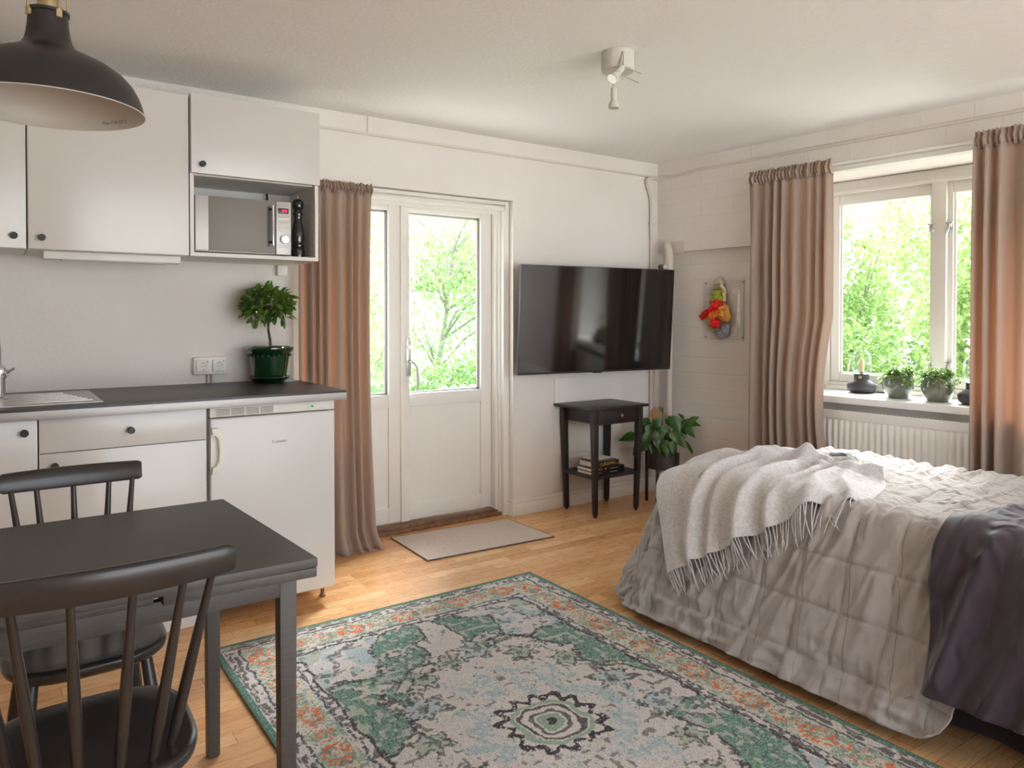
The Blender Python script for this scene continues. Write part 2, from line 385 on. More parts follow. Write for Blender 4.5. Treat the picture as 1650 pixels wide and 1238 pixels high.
m=MB(); m.box(2.917,3.493,YA-.012,YA,.34,.83,.002); trim(4,m,MAT['white_paint'],'flat white painted board on the wall behind the side table','wall panel')
# curtain board over window, with soffit
m=MB(); m.box(WU0-.28,WU1+.45,-.055,0,2.033,2.058,.004); trim(5,m,MAT['white_paint'],'white wooden board above the window recess','board',loc=COR,rotz=A_B)
# slim shaft by the corner and low pipe box
m=MB(); m.box(3.772,3.835,YA-.055,YA,.35,1.55,.004); trim(6,m,MAT['conduit'],'narrow painted shaft in the room corner behind the plant','shaft')

# ---- window
win=thing('window_1','white casement window with a wide central post above the sill','window',WB(WU0,0,WZ0),A_B,kind=ST)
def wbox(m,u0,u1,o0,o1,z0,z1,b=.004): m.box(u0-WU0,u1-WU0,o0,o1,z0-WZ0,z1-WZ0,b); return m
m=MB(); sill=MB(); wbox(sill,WU0-.03,WU1+.12,-.085,.33,.735,.776,.008); sill.build('window_sill',MAT['sill_white'],win)
FO=.30
for a,b,c,d in ((WU0,1.10,.776,2.03),(2.36,WU1,.776,2.03),(1.10,2.36,.776,.822),(1.10,2.36,1.965,2.03)): wbox(m,a,b,FO-.01,.36,c,d)
wbox(m,1.695,1.765,FO-.02,.36,.80,1.98); wbox(m,1.10,2.36,FO-.035,FO,.776,.80); wbox(m,1.10,2.36,FO-.03,FO-.01,1.955,1.975)
m.build('window_frame',MAT['white_paint'],win)
def sash(u0,u1,wl=.052,wr=.052):
    s=MB(); z0,z1=.822,1.965; w=.052
    for a,b,c,d in ((u0,u0+wl,z0,z1),(u1-wr,u1,z0,z1),(u0+wl,u1-wr,z0,z0+w),(u0+wl,u1-wr,z1-w-.02,z1)): wbox(s,a,b,FO+.008,FO+.05,c,d,.005)
    for a,b,c,d in ((u0+wl,u0+wl+.010,z0+w,z1-w),(u1-wr-.01,u1-wr,z0+w,z1-w),(u0+wl,u1-wr,z0+w,z0+w+.008)): wbox(s,a,b,FO+.022,FO+.034,c,d,0)
    so=s.build('sash',MAT['white_paint'],win)
    p=MB(); wbox(p,u0+wl-.005,u1-wr+.005,FO+.028,FO+.031,z0+w-.005,z1-w-.015,0); p.build('pane',MAT['pane'],so)
    return so
sl=sash(1.105,1.704,.052,.026); sr=sash(1.756,2.355,.034,.052)
for so,u,sg in ((sl,1.69,-1),(sr,1.775,1)):
    for z in (1.72,.955):
        h=MB(); uu=u-WU0; zz=z-WZ0; f=FO-.004
        h.box(uu-.012,uu+.012,f-.006,f+.012,zz-.016,zz+.016,.003); h.tube([(uu,f-.012,zz+.012),(uu+sg*.006,f-.022,zz),(uu+sg*.004,f-.026,zz-.03),(uu-sg*.006,f-.02,zz-.05),(uu-sg*.012,f-.014,zz-.034),(uu-sg*.006,f-.012,zz-.02)],.004,6)
        h.tube([(uu-sg*.02,f-.012,zz+.008),(uu+sg*.02,f-.012,zz+.008)],.005,6)
        h.build('hasp',MAT['satin_metal'],so)
# ---- garden door
door=thing('door_1','white double garden door with tall glass panes over wooden panels','door',(DX0,YA,0),kind=ST)
def dbox(m,x0,x1,y0,y1,z0,z1,b=.004): m.box(x0-DX0,x1-DX0,y0-YA,y1-YA,z0,z1,b); return m
m=MB(); dy=YA+.13
dbox(m,DX0,1.32,dy-.03,dy+.1,.03,1.92); dbox(m,2.532,2.603,dy-.03,dy+.1,.03,1.92); dbox(m,1.32,2.532,dy-.03,dy+.1,1.862,1.92)
dbox(m,2.548,2.603,YA+.07,dy-.03,.0,1.92,.006); dbox(m,2.56,2.603,YA+.04,YA+.07,.0,1.92,.006); dbox(m,2.53,2.552,dy-.045,dy-.03,.03,1.92,.003)
dbox(m,DX0,2.603,YA+.06,dy-.03,1.90,1.922,.003)
m.build('door_frame',MAT['white_paint'],door)
# roller blind cassette under the lintel
m=MB(); dbox(m,1.27,2.585,YA+.035,YA+.060,1.896,1.918,.003); m.tube([(1.29-DX0,.045,1.875),(2.56-DX0,.045,1.875)],.017,14)
dbox(m,1.30,2.52,YA+.05,YA+.056,1.836,1.87,0); dbox(m,2.563,2.572,YA+.02,YA+.065,1.855,1.90,.003)
m.build('blind_roller',MAT['white_paint'],door)
def leaf_(x0,x1,gx0,gx1,post):
    s=MB(); y0,y1=dy,dy+.055; gz0,gz1=.776,1.818; pz0,pz1=.135,.70
    z0=.048
    dbox(s,x0,gx0,y0,y1,z0,1.862); dbox(s,gx1,x1,y0,y1,z0,1.862); dbox(s,gx0,gx1,y0,y1,gz1,1.862); dbox(s,gx0,gx1,y0,y1,pz1,gz0); dbox(s,gx0,gx1,y0,y1,z0,pz0)
    dbox(s,gx0-.002,gx1+.002,y0+.014,y1-.01,pz0,pz1,0)
    if post: dbox(s,x0-.012,x0+.04,y0-.016,y0+.002,z0,1.862)
    lo=s.build('door_leaf',MAT['white_paint'],door)
    g=MB()
    for a,b,c,d in ((gx0,gx0+.010,gz0,gz1),(gx1-.016,gx1,gz0,gz1),(gx0,gx1,gz0,gz0+.010),(gx0,gx1,gz1-.012,gz1)): dbox(g,a,b,y0+.022,y0+.034,c,d,.002)
    g.build('glazing_bead',MAT['alu'],lo)
    p=MB(); dbox(p,gx0+.003,gx1-.003,y0+.027,y0+.030,gz0+.003,gz1-.003,0); p.build('pane',MAT['pane'],lo)
    return lo
leaf_(1.325,1.915,1.44,1.838,False)
lr=leaf_(1.92,2.530,1.962,2.455,True)
h=MB(); hx=1.953-DX0; hy=dy-.016-YA
h.box(hx-.014,hx+.014,hy-.006,hy+.001,.88,1.10,.004); h.tube([(hx,hy-.004,.965),(hx,hy-.042,.965),(hx+.016,hy-.052,.95),(hx+.030,hy-.052,.93),(hx+.034,hy-.052,.80)],.0075,10); h.build('handle',MAT['satin_metal'],lr)
h=MB(); h.tube([(hx,hy,1.045),(hx,hy-.018,1.045)],.012,12); h.tube([(hx,hy,1.085),(hx,hy-.012,1.085)],.006,8); h.build('lock',MAT['chrome'],lr)

# ------------------------------------------------------------------ kitchen
def knob(x,y,z,parent,lx,ly,lz):
    m=MB(); Mx=Matrix.Translation((x-lx,y-ly,z-lz))@Matrix.Rotation(PI/2,4,'X')
    m.lathe([(.006,0),(.006,.012),(.0125,.013),(.0125,.026),(.011,.028),(0,.028)],(0,0,0),18,Mx); return m.build('knob',MAT['knob'],parent)
FY=3.336; BY=YA-.004
def upper(x0,x1,z0,z1,label,kx=None,kz=1.52,hinge=True):
    t=thing('wall_cabinet',label,'cabinet',(x0,BY,z0))
    b=MB(); b.box(0,x1-x0,FY+.02-BY,0,0,z1-z0,.001); b.build('body',MAT['cab_in'],t)
    d=MB(); d.box(.002,x1-x0-.002,FY-BY,FY+.0185-BY,.001,z1-z0-.001,.0015); do=d.build('door',MAT['cab'],t)
    if kx is not None: knob(kx,FY,kz,do,x0,BY,z0)
    return t
upper(-.45,.1135,1.475,2.145,'white wall cabinet cut off by the picture edge above the sink',.073)
upper(.1165,.686,1.475,2.145,'wide white wall cabinet between the edge cabinet and the microwave niche',.161,1.518)
# niche cabinet
x0,x1,z0,z1=.690,1.246,1.475,2.152
t=thing('wall_cabinet','white wall cabinet with the open microwave niche under its door','cabinet',(x0,BY,z0))
b=MB(); y0=FY+.006-BY
b.box(0,.0155,y0,0,0,.677); b.box(x1-x0-.0155,x1-x0,y0,0,0,.677); b.box(.0155,x1-x0-.0155,y0,0,0,.0165); b.box(.0155,x1-x0-.0155,y0+.03,0,.345,.361); b.box(.0155,x1-x0-.0155,y0,0,.66,.677); b.box(.0155,x1-x0-.0155,-.006,0,.0165,.66)
b.build('body',MAT['cab_in'],t)
for k in range(10):
    hs=MB(); hs.tube([(x1-x0-.0155,y0+.035,.045+.031*k),(x1-x0-.017,y0+.035,.045+.031*k)],.0025,6); hs.build('peg_hole',MAT['grille_dark'],t)
d=MB(); d.box(.001,x1-x0,FY-.016-BY,FY+.003-BY,.347,.677,.0015); do=d.build('door',MAT['cab'],t); knob(.733,FY-.016,1.859,do,x0,BY,z0)
# undercabinet lamp
t=thing('under_cabinet_lamp','slim white strip lamp fixed under the wide wall cabinet','lamp',(.17,3.40,1.474))
b=MB(); b.box(0,.495,0,.075,-.030,.0008,.004); b.build('housing',MAT['plastic'],t); b=MB(); b.box(.06,.44,.012,.062,-.034,-.030,.002); b.build('diffuser',MAT['spot_white'],t)
# base units
def basebody(name,label,x0,x1):
    t=thing(name,label,'cabinet',(x0,BY,0)); b=MB(); b.box(0,x1-x0,3.07-BY,0,.10,.862,.001); b.build('body',MAT['cab_in'],t)
    b=MB(); b.box(0,x1-x0,3.11-BY,3.125-BY,0,.10); b.build('plinth',MAT['cab'],t); return t
t=basebody('base_cabinet','white base cabinet under the sink at the picture edge',-.45,.1315)
d=MB(); d.box(.002,.5795,3.05-BY,3.069-BY,.10,.861,.0015); do=d.build('door',MAT['cab'],t); knob(.092,3.05,.82,do,-.45,BY,0)
t=basebody('base_cabinet','white base cabinet with a drawer over a door beside the refrigerator',.1335,.686)
d=MB(); d.box(.001,.5505,3.05-BY,3.069-BY,.7425,.861,.0015); do=d.build('drawer',MAT['cab'],t); knob(.419,3.05,.802,do,.1335,BY,0)
d=MB(); d.box(.001,.5505,3.05-BY,3.069-BY,.10,.7395,.0015); do=d.build('door',MAT['cab'],t); knob(.18,3.05,.696,do,.1335,BY,0)
# worktop
t=thing('worktop','long black laminate kitchen worktop with a grey metal front strip','worktop',(-.45,BY,.865))
b=MB(); b.box(0,1.6955,3.014-BY,0,.004,.0400,.0015); b.build('top',MAT['counter'],t)
b=MB(); b.box(0,1.6955,3.0115-BY,3.0145-BY,0,.030,.0008); b.build('front_strip',MAT['alu'],t)
# sink drainer
t=thing('sink','stainless steel sink with ribbed drainer let into the worktop','sink',(-.42,3.10,.9045))
b=MB(); b.box(0,.758,0,.50,0.0005,.0035,.0015); b.build('drainer_plate',MAT['steel'],t)
b=MB()
for k in range(7): b.box(.40,.70-.012*k+.03,.075+.055*k,.083+.055*k,.003,.0062,.0012)
b.build('drainer_ribs',MAT['steel'],t)
b=MB(); b.box(.03,.34,.06,.44,.0036,.0050,.001); b.build('basin',MAT['grille_dark'],t)
# tap
t=thing('kitchen_tap','chrome kitchen tap with tall curved spout at the picture edge','tap',(.022,3.37,.9085))
b=MB(); b.lathe([(.028,0),(.028,.006),(.022,.012),(.022,.075),(.026,.085),(.028,.11),(.022,.125),(.012,.13),(0,.13)],(0,0,0),24); b.build('body',MAT['chrome'],t)
b=MB(); b.tube([(0,0,.12),(0,0,.19),(-.004,-.004,.235),(-.02,-.02,.275),(-.05,-.045,.30),(-.085,-.07,.30),(-.115,-.095,.27),(-.125,-.10,.23)],.0105,14); b.build('spout',MAT['chrome'],t)
b=MB(); b.tube([(.0,0,.10),(.03,-.014,.10)],.016,14); b.tube([(.025,-.012,.10),(.05,-.03,.12)],.005,8); b.build('lever',MAT['chrome'],t)
# fridge
fx0,fx1=.692,1.206
t=thing('refrigerator','white undercounter refrigerator at the right end of the kitchen row','refrigerator',((fx0+fx1)/2,3.36,0)); ox,oy=(fx0+fx1)/2,3.36
b=MB(); b.box(fx0-ox,fx1-ox,3.105-oy,3.66-oy,.06,.862,.004); b.build('body',MAT['fridge'],t)
d=MB(); d.box(fx0+.006-ox,fx1-ox,3.048-oy,3.10-oy,.06,.819,.008,3); do=d.build('door',MAT['fridge'],t)
g=MB(); g.box(fx0+.01-ox,fx1-.006-ox,3.098-oy,3.106-oy,.07,.822); g.build('door_seal',MAT['grille_dark'],t)
pn=MB(); pn.box(fx0+.006-ox,fx1-ox,3.052-oy,3.105-oy,.823,.861,.003); po=pn.build('control_panel',MAT['plastic'],t)
gr=MB(); gr.box(fx0+.025-ox,fx0+.255-ox,3.0508-oy,3.054-oy,.827,.857); go=gr.build('vent_grille',MAT['grille_dark'],po)
sl=MB()
for k in range(6): sl.box(fx0+.025-ox,fx0+.255-ox,3.0492-oy,3.052-oy,.8285+.0052*k,.8312+.0052*k)
for k in range(5): sl.box(fx0+.024+.057*k-ox,fx0+.028+.057*k-ox,3.0488-oy,3.052-oy,.826,.858)
sl.build('grille_slats',MAT['plastic'],po)
b=MB(); b.box(1.103-ox,1.113-ox,3.0505-oy,3.053-oy,.836,.846,.001); b.build('indicator',MAT['green_led'],po)
b=MB(); b.box(1.083-ox,1.099-ox,3.0495-oy,3.053-oy,.838,.845,.002); b.build('slide_switch',MAT['fridge'],po)
hb=MB(); hx=fx0-ox+.006; Y=3.048-oy
out=[(0,.785),(.028,.782),(.045,.76),(.049,.70),(.045,.635),(.03,.608),(0,.602)]; inn=[(.004,.757),(.016,.754),(.026,.738),(.029,.70),(.026,.652),(.016,.634),(.004,.631)]
n=len(out); vs=[]
for yy in (Y+.002,Y-.026): vs+= [(hx+a,yy,z) for a,z in out]+[(hx+a,yy,z) for a,z in inn]
fs=[]
for i in range(n-1):
    fs+= [(i,i+1,n+i+1,n+i),(2*n+i,3*n+i,3*n+i+1,2*n+i+1),(i,2*n+i,2*n+i+1,i+1),(n+i,n+i+1,3*n+i+1,3*n+i)]
fs+=[(0,n,3*n,2*n),(n-1,2*n+n-1,4*n-1,2*n-1)]
hb.solid(vs,fs,.003,2); hb.box(hx+.002,hx+.028,Y-.001,Y+.003,.63,.76); hb.build('handle',MAT['plastic'],do)
bd=MB(); bd.box(.940-ox,.998-ox,3.0465-oy,3.049-oy,.703,.716,.001); bo=bd.build('badge',MAT['mw_silver'],do)
text_mb('Electrolux',.0085,frame_M((.973-ox,3.0463-oy,.7095),(1,0,0),(0,0,1))).build('badge_lettering',MAT['print_grey'],bo)
for x in (fx0+.04,fx1-.03):
    ft=MB(); ft.lathe([(.013,0),(.015,.008),(.008,.012),(.008,.06),(0,.06)],(x-ox,3.12-oy,0),14); ft.build('foot',MAT['threshold'],t)
# sockets
def socket_plate(name,label,x,z,n,vertical=False,cat='socket'):
    t=thing(name,label,cat,(x,YA,z)); w,h=(.074*n,.082) if not vertical else (.07,.064*n)
    b=MB(); b.box(-w/2,w/2,-.030 if not vertical else -.012,0,-h/2,h/2,.006,3); b.build('plate',MAT['plastic'],t)
    f=-.030 if not vertical else -.012
    for k in range(n):
        cx=(k-(n-1)/2)*.072 if not vertical else 0; cz=0 if not vertical else (k-(n-1)/2)*.06
        s=MB(); s.box(cx-.028,cx+.028,f-.012,f,cz-.028,cz+.028,.005,3); so=s.build('outlet',MAT['plastic'],t)
        r=MB(); Mx=Matrix.Translation((cx,f-.0122,cz))@Matrix.Rotation(PI/2,4,'X')
        r.lathe([(.0215,-.0004),(.021,.0012),(.0195,.0014),(.0185,.0006),(.018,.0002),(0,.0002)],(0,0,0),28,Mx,False); r.build('outlet_well',MAT['cab_in'],so)
        d=MB()
        for q in (-.0075,.0075): d.lathe([(.0019,.0012),(0,.0012)],(q,0,0),8,Mx,False)
        for q in (-.016,.016): d.box(cx-.0012,cx+.0012,f-.0132,f-.0123,cz+q-.0022,cz+q+.0022)
        if not vertical: d.lathe([(.0028,.0013),(0,.0013)],(.020,.020,0),8,Mx,False)
        d.build('contact_holes',MAT['print_dark'],so)
    return t
t=socket_plate('wall_socket','white double wall socket above the worktop beside the potted bay tree',.845,.988,2)
c=MB(); c.tube([(-.006,-.012,-.04),(-.007,-.012,-.083)],.006,8); c.tube([(.012,-.012,-.04),(.013,-.012,-.083)],.006,8); c.build('cable_stub',MAT['conduit'],t)
socket_plate('wall_socket','small upright white double socket low behind the side table',3.60,.27,2,True)
t=thing('light_switch','small white switch box under the niche cabinet near the curtain','switch',(1.186,YA,1.447))
b=MB(); b.box(-.024,.024,-.032,0,-.026,.026,.006,3); b.build('box',MAT['plastic'],t); b=MB(); b.box(-.014,.014,-.036,-.031,-.018,.018,.003); b.build('rocker',MAT['white_paint'],t)
# microwave
mx0,mx1,mz0,mz1=.710,1.118,1.4975,1.735; my=3.345
t=thing('microwave','silver microwave oven standing in the open niche cabinet','microwave',((mx0+mx1)/2,my,1.4915)); ox=(mx0+mx1)/2; oz=1.4915
b=MB(); b.box(mx0-ox,mx1-ox,.012,.32,mz0-oz,mz1-oz,.004); b.build('body',MAT['mw_silver'],t)
b=MB(); b.box(mx0-ox,1.048-ox,-.004,.012,mz0+.004-oz,mz1-oz,.003); do=b.build('door',MAT['mw_silver'],t)
b=MB(); b.box(.763-ox,1.047-ox,-.006,-.003,mz0+.004-oz,mz1-.002-oz,.001); b.build('mirror_window',MAT['mw_front'],do)
b=MB(); b.tube([(1.030-ox,-.028,1.535-oz),(1.030-ox,-.028,1.712-oz)],.005,10); b.build('handle',MAT['chrome'],do)
b=MB(); b.box(1.012-ox,1.022-ox,-.009,-.005,1.530-oz,1.708-oz)
for z in (1.55,1.695): b.tube([(1.018-ox,-.006,z-oz),(1.030-ox,-.028,z-oz)],.005,8)
b.build('handle_mount',MAT['mw_dark'],do)
b=MB(); b.box(1.051-ox,mx1-ox,-.004,.012,mz0-oz,mz1-oz,.002); po=b.build('control_panel',MAT['mw_silver'],t)
b=MB(); b.box(1.060-ox,1.107-ox,-.006,-.003,1.682-oz,1.706-oz,.001); dp=b.build('display',MAT['mw_dark'],po)
text_mb('000',.0165,frame_M((1.0875-ox,-.0064,1.694-oz),(1,0,0),(0,0,1))).build('display_digits',MAT['red_led'],dp)
b=MB()
for z in (1.658,1.633,1.605): b.box(1.060-ox,1.108-ox,-.0068,-.003,z-.004-oz,z+.004-oz,.0015)
b.build('buttons',MAT['white_paint'],po)
b=MB(); b.lathe([(.019,0),(.0175,.014),(.016,.016),(0,.016)],(0,0,0),24,Matrix.Translation((1.086-ox,-.004,1.566-oz))@Matrix.Rotation(PI/2,4,'X')); b.build('dial',MAT['chrome'],po)
b=MB(); rng=random.Random(4)
for z,n in ((1.722,9),(1.716,8),(1.669,5),(1.644,6),(1.619,5),(1.540,6),(1.531,5)):
    for k in range(n):
        xx=1.060-ox+.048*(k+.2)/n; b.box(xx,xx+.048/n*(.4+.4*rng.random()),-.0045,-.0039,z-.0012-oz,z+.0012-oz)
b.build('panel_print',MAT['print_grey'],po)
for x in (.735,1.09):
    for y in (.04,.28): b=MB(); b.lathe([(.012,0),(.012,.0062),(0,.0062)],(x-ox,y,0.0002),12); b.build('foot',MAT['mw_dark'],t)
b=MB(); b.tube([(1.075-ox,.30,.235),(1.09-ox,.31,.25),(1.108-ox,.315,.28),(1.108-ox,.32,.325)],.005,8); b.build('cable',MAT['mw_dark'],t)
# pepper mill
t=thing('pepper_mill','tall glossy black turned pepper mill beside the microwave','pepper mill',(1.172,3.405,1.4918))
b=MB(); b.lathe([(.030,0),(.0305,.03),(.029,.04),(.0255,.044),(.0285,.052),(.0285,.058),(.025,.062),(.0285,.075),(.030,.095),(.028,.125),(.022,.155),(.0185,.175),(.0195,.19),(.0235,.20),(.0235,.206),(.019,.212),(.019,.220)],(0,0,0),28); b.build('body',MAT['mill'],t)
b=MB(); b.lathe([(.019,.219),(.024,.226),(.0275,.24),(.0265,.256),(.019,.268),(.009,.272),(0,.272)],(0,0,0),28); b.build('head',MAT['mill'],t)
b=MB(); b.lathe([(.003,.270),(.003,.277),(.0065,.278),(.0065,.284),(0,.284)],(0,0,0),14); b.build('finial',MAT['chrome'],t)
# small plant helper: leaves
def leaf_blade(m,base,direction,up,L,W,fold=.15,curl=.25,seg=3):
    d=Vector(direction).normalized(); s=d.cross(Vector(up))
    if s.length<1e-4: s=d.cross(Vector((1,.2,.1)))
    s.normalize(); n=s.cross(d).normalized(); base=Vector(base)
    prof=[0,.75,1,.7,0] if seg==3 else [0,1,0]
    k=len(prof); vs=[]; 
    for i,w in enumerate(prof):
        t=i/(k-1); c=base+d*(L*t)-n*(curl*L*t*t)
        if i in (0,k-1): vs.append(c)
        else: vs+= [c-s*(W*w/2)+n*(fold*W*w), c, c+s*(W*w/2)+n*(fold*W*w)]
    fs=[(0,2,1),(0,3,2)]; idx=1
    for i in range(1,k-2):
        a=1+3*(i-1); b=a+3
        fs+=[(a,a+1,b+1,b),(a+1,a+2,b+2,b+1)]
    a=1+3*(k-3); e=len(vs)-1
    fs+=[(a,a+1,e),(a+1,a+2,e)]
    m.add(vs,fs,True)
# bay tree
px,py,pz=1.092,3.578,.9052
t=thing('potted_bay_tree','little bay tree standard in a green glazed pot on the worktop','plant',(px,py,pz))
b=MB(); b.lathe([(.066,0),(.070,.004),(.092,.020),(.097,.026),(.095,.029),(.085,.022),(.06,.012),(0,.012)],(0,0,0),40); b.build('saucer',MAT['green_glaze'],t)
b=MB(); prof=[(0,.014),(.074,.014),(.078,.03),(.092,.125),(.0945,.137),(.097,.14),(.104,.148),(.1095,.158),(.109,.168),(.104,.171),(.099,.168),(.097,.155),(.095,.15)]
b.lathe(prof,(0,0,0),48)
for k in range(26):
    a=2*PI*k/26; b.lathe([(.001,-.007),(.0065,-.004),(.0065,.004),(.001,.007)],(.0945*math.cos(a),.0945*math.sin(a),.130),8)
b.build('pot',MAT['green_glaze'],t)
b=MB(); b.lathe([(0,.150),(.096,.148)],(0,0,0),24,None,False); b.build('soil',MAT['soil'],t)
rng=random.Random(11)
b=MB(); b.tube([(.004,0,.145),(.002,.0,.20),(-.006,.0,.25),(-.006,0,.285),(-.010,0,.32),(-.012,0,.37)],[.008,.0068,.006,.006,.005,.003],8)
for k in range(14):
    a=rng.random()*2*PI; e=Vector((math.cos(a)*.085,math.sin(a)*.06,.03+.06*rng.random())); s=Vector((-.008,0,.275+.05*rng.random())); b.tube([s,s+e*.5+Vector((0,0,.008)),s+e],[.0032,.0024,.0015],6)
b.build('trunk',MAT['bark'],t)
b=MB()
for k in range(560):
    th=rng.random()*2*PI; cz=rng.uniform(-1,1); rr=(.35+.65*rng.random()**.5)
    q=Vector((math.cos(th)*math.sqrt(1-cz*cz)*.118,math.sin(th)*math.sqrt(1-cz*cz)*.088,cz*.082))*rr
    if cz<-.5 and rng.random()<.5: continue
    dirv=(q.normalized()*.7+Vector((rng.uniform(-.9,.9),rng.uniform(-.9,.9),rng.uniform(-.7,.7)))).normalized()
    leaf_blade(b,Vector((-.012,0,.372))+q,dirv,(rng.uniform(-.7,.7),rng.uniform(-.9,.3),1),.034+.012*rng.random(),.019+.006*rng.random(),.2,.2)
for q,dv in (((.06,-.02,.30),(.2,-.1,-1)),((-.075,-.02,.30),(-.2,-.1,-1)),((.075,-.03,.315),(1,0,-.3)),((-.10,0,.325),(-1,0,-.4)),((.10,-.01,.40),(1,0,.2))):
    for j in range(3): leaf_blade(b,Vector(q)+Vector((rng.uniform(-.012,.012),0,rng.uniform(-.01,.01))),Vector(dv)+Vector((rng.uniform(-.3,.3),rng.uniform(-.3,.3),rng.uniform(-.2,.2))),(0,-.5,1),.045,.019,.2,.2)
b.build('foliage',MAT['bay'],t)
# ------------------------------------------------------------------ curtains
def curtain(name,label,loc,rotz,W,H,npl,amp,seed,hem_drop=0,top_taper=.9,header=.045,bunch=None,puddle=False,wtop=None):
    """hangs in local xz plane; x across, -y towards the room"""
    rng=random.Random(seed); t=thing(name,label,'curtain',loc,rotz)
    ph=[rng.uniform(-.5,.5) for _ in range(npl+2)]; am=[rng.uniform(.55,1.25) for _ in range(npl+2)]
    wt=W if wtop is None else wtop
    def fold(u,v):
        q=u*npl; i=int(min(q,npl-1e-6)); f=q-i
        a=am[i]*(1-f)+am[i+1]*f
        w=math.sin(2*PI*(q+.22*math.sin(2*PI*u*2+seed)+.10*v*math.sin(seed+3*u*PI)))
        w=math.copysign(abs(w)**.75,w)
        return a*w
    def pos(u,v,y_extra=0):
        k=min(1,v/.06); z=H*(1-v)
        w=wt+(W-wt)*v
        x=u*w+(bunch(u,v) if bunch else 0)
        d=fold(u,v)*amp*(.45+.55*min(1,v*4))*(1-.25*v*0)
        d+=.006*noise.noise(Vector((u*5,v*1.2,seed)))*min(1,v*3)
        if puddle and v>.93:
            s=(v-.93)/.07; x+= .035*s*s*(u-.2); d+= -.03*s*s
        return (x, d+y_extra, z)
    def full(u,v):
        vv=v; return pos(u,vv)
    m=MB(); m.grid(lambda u,v: full(u,header/H+v*(1-header/H)), npl*14, 70); m.build('drape',MAT['curtain'],t,solidify=.0025)
    g=MB(); nf=npl*3
    def head(u,v):
        x=u*wt; d=.010*math.sin(2*PI*u*nf)+.006*math.sin(2*PI*u*nf*.37+1)+fold(u,.02)*amp*.35*v
        b=.016*math.sin(PI*min(1,max(0,(v-.25)/.6)))
        z=H-(header+.012)*v+(.004*math.sin(2*PI*u*nf*1.3+2)+.004*noise.noise(Vector((u*40,seed,0))) if v<.1 else 0)
        return (x, d-b+.004, z)
    g.grid(head,npl*26,9); g.build('gathered_header',MAT['curtain'],t,solidify=.003)
    return t
# door curtain
def b1(u,v):
    return .02*math.sin(v*PI)*(-u)*1.2
curtain('curtain','taupe velvet curtain beside the garden door, next to the refrigerator',(1.245,3.60,.005),0,.41,1.90,7,.030,3,bunch=b1,puddle=True,wtop=.385)
t=thing('curtain_rod','white curtain rod carrying the curtain by the garden door','curtain rod',(1.24,3.634,1.893))
m=MB(); m.tube([(0,0,-.010),(.44,0,-.010)],.006,10); m.tube([(.42,0,-.010),(.42,.071,-.010)],.005,8); m.tube([(.02,0,-.010),(.02,.071,-.010)],.005,8); m.build('rod',MAT['white_paint'],t)
def b2(u,v):
    p=max(0,min(1,(v-.45)/.5)); return -.055*math.sin(p*PI)*u*1.0+.02*v*u
curtain('curtain','taupe velvet curtain left of the window, above the foot of the bed',WB(.832,-.165,.16),A_B,.50,1.925,8,.032,8,bunch=b2,wtop=.52,header=.07)
curtain('curtain','taupe velvet curtain right of the window at the picture edge',WB(2.052,-.165,.16),A_B,.52,1.935,7,.034,5,wtop=.52,header=.07)
t=thing('curtain_rod','curtain rod hidden in the headers across the bedroom window','curtain rod',WB(.80,-.132,2.058),A_B)
m=MB(); m.tube([(0,-.006,0),(1.80,-.006,0)],.006,10)
for x in (.45,1.30): m.tube([(x,-.006,0),(x,.132,0)],.005,8)
m.build('rod',MAT['white_paint'],t)
# ------------------------------------------------------------------ radiator
ru0,ru1,rz0,rz1=1.12,2.52,.13,.70
t=thing('radiator','white ribbed panel radiator below the window sill','radiator',WB(ru0,0,rz0),A_B)
def flute(u,v):
    x=u*(ru1-ru0); ph=(x/.0335)%1.0; e=min(1,min(v,1-v)*14)
    d=.5-.5*math.cos(2*PI*ph); d=d**.6
    return (x,-.088-.011*d*e,.0+v*(rz1-rz0-.05))
m=MB(); m.grid(flute,int((ru1-ru0)/.0335*8)+1,24)
m.build('front_panel',MAT['white_paint'],t)
m=MB(); L=ru1-ru0; H=rz1-rz0
m.box(0,L,-.095,-.086,H-.052,H,.004); m.box(-.004,0,-.095,-.035,0,H,.001); m.box(L,L+.004,-.095,-.035,0,H,.001); m.box(0,L,-.045,-.040,0,H,0); m.box(0,L,-.088,-.045,-.004,0,0)
m.build('casing',MAT['white_paint'],t)
m=MB()
for k in range(70): m.box(.01+.0198*k,.018+.0198*k,-.084,-.05,H-.008,H-.003)
m.box(0,L,-.086,-.045,H-.014,H-.008)
m.build('top_grille',MAT['grille_dark'],t)
for x in (.3,1.1): m=MB(); m.box(x,x+.03,-.04,-.0005,.05,H-.05); m.build('bracket',MAT['white_paint'],t)
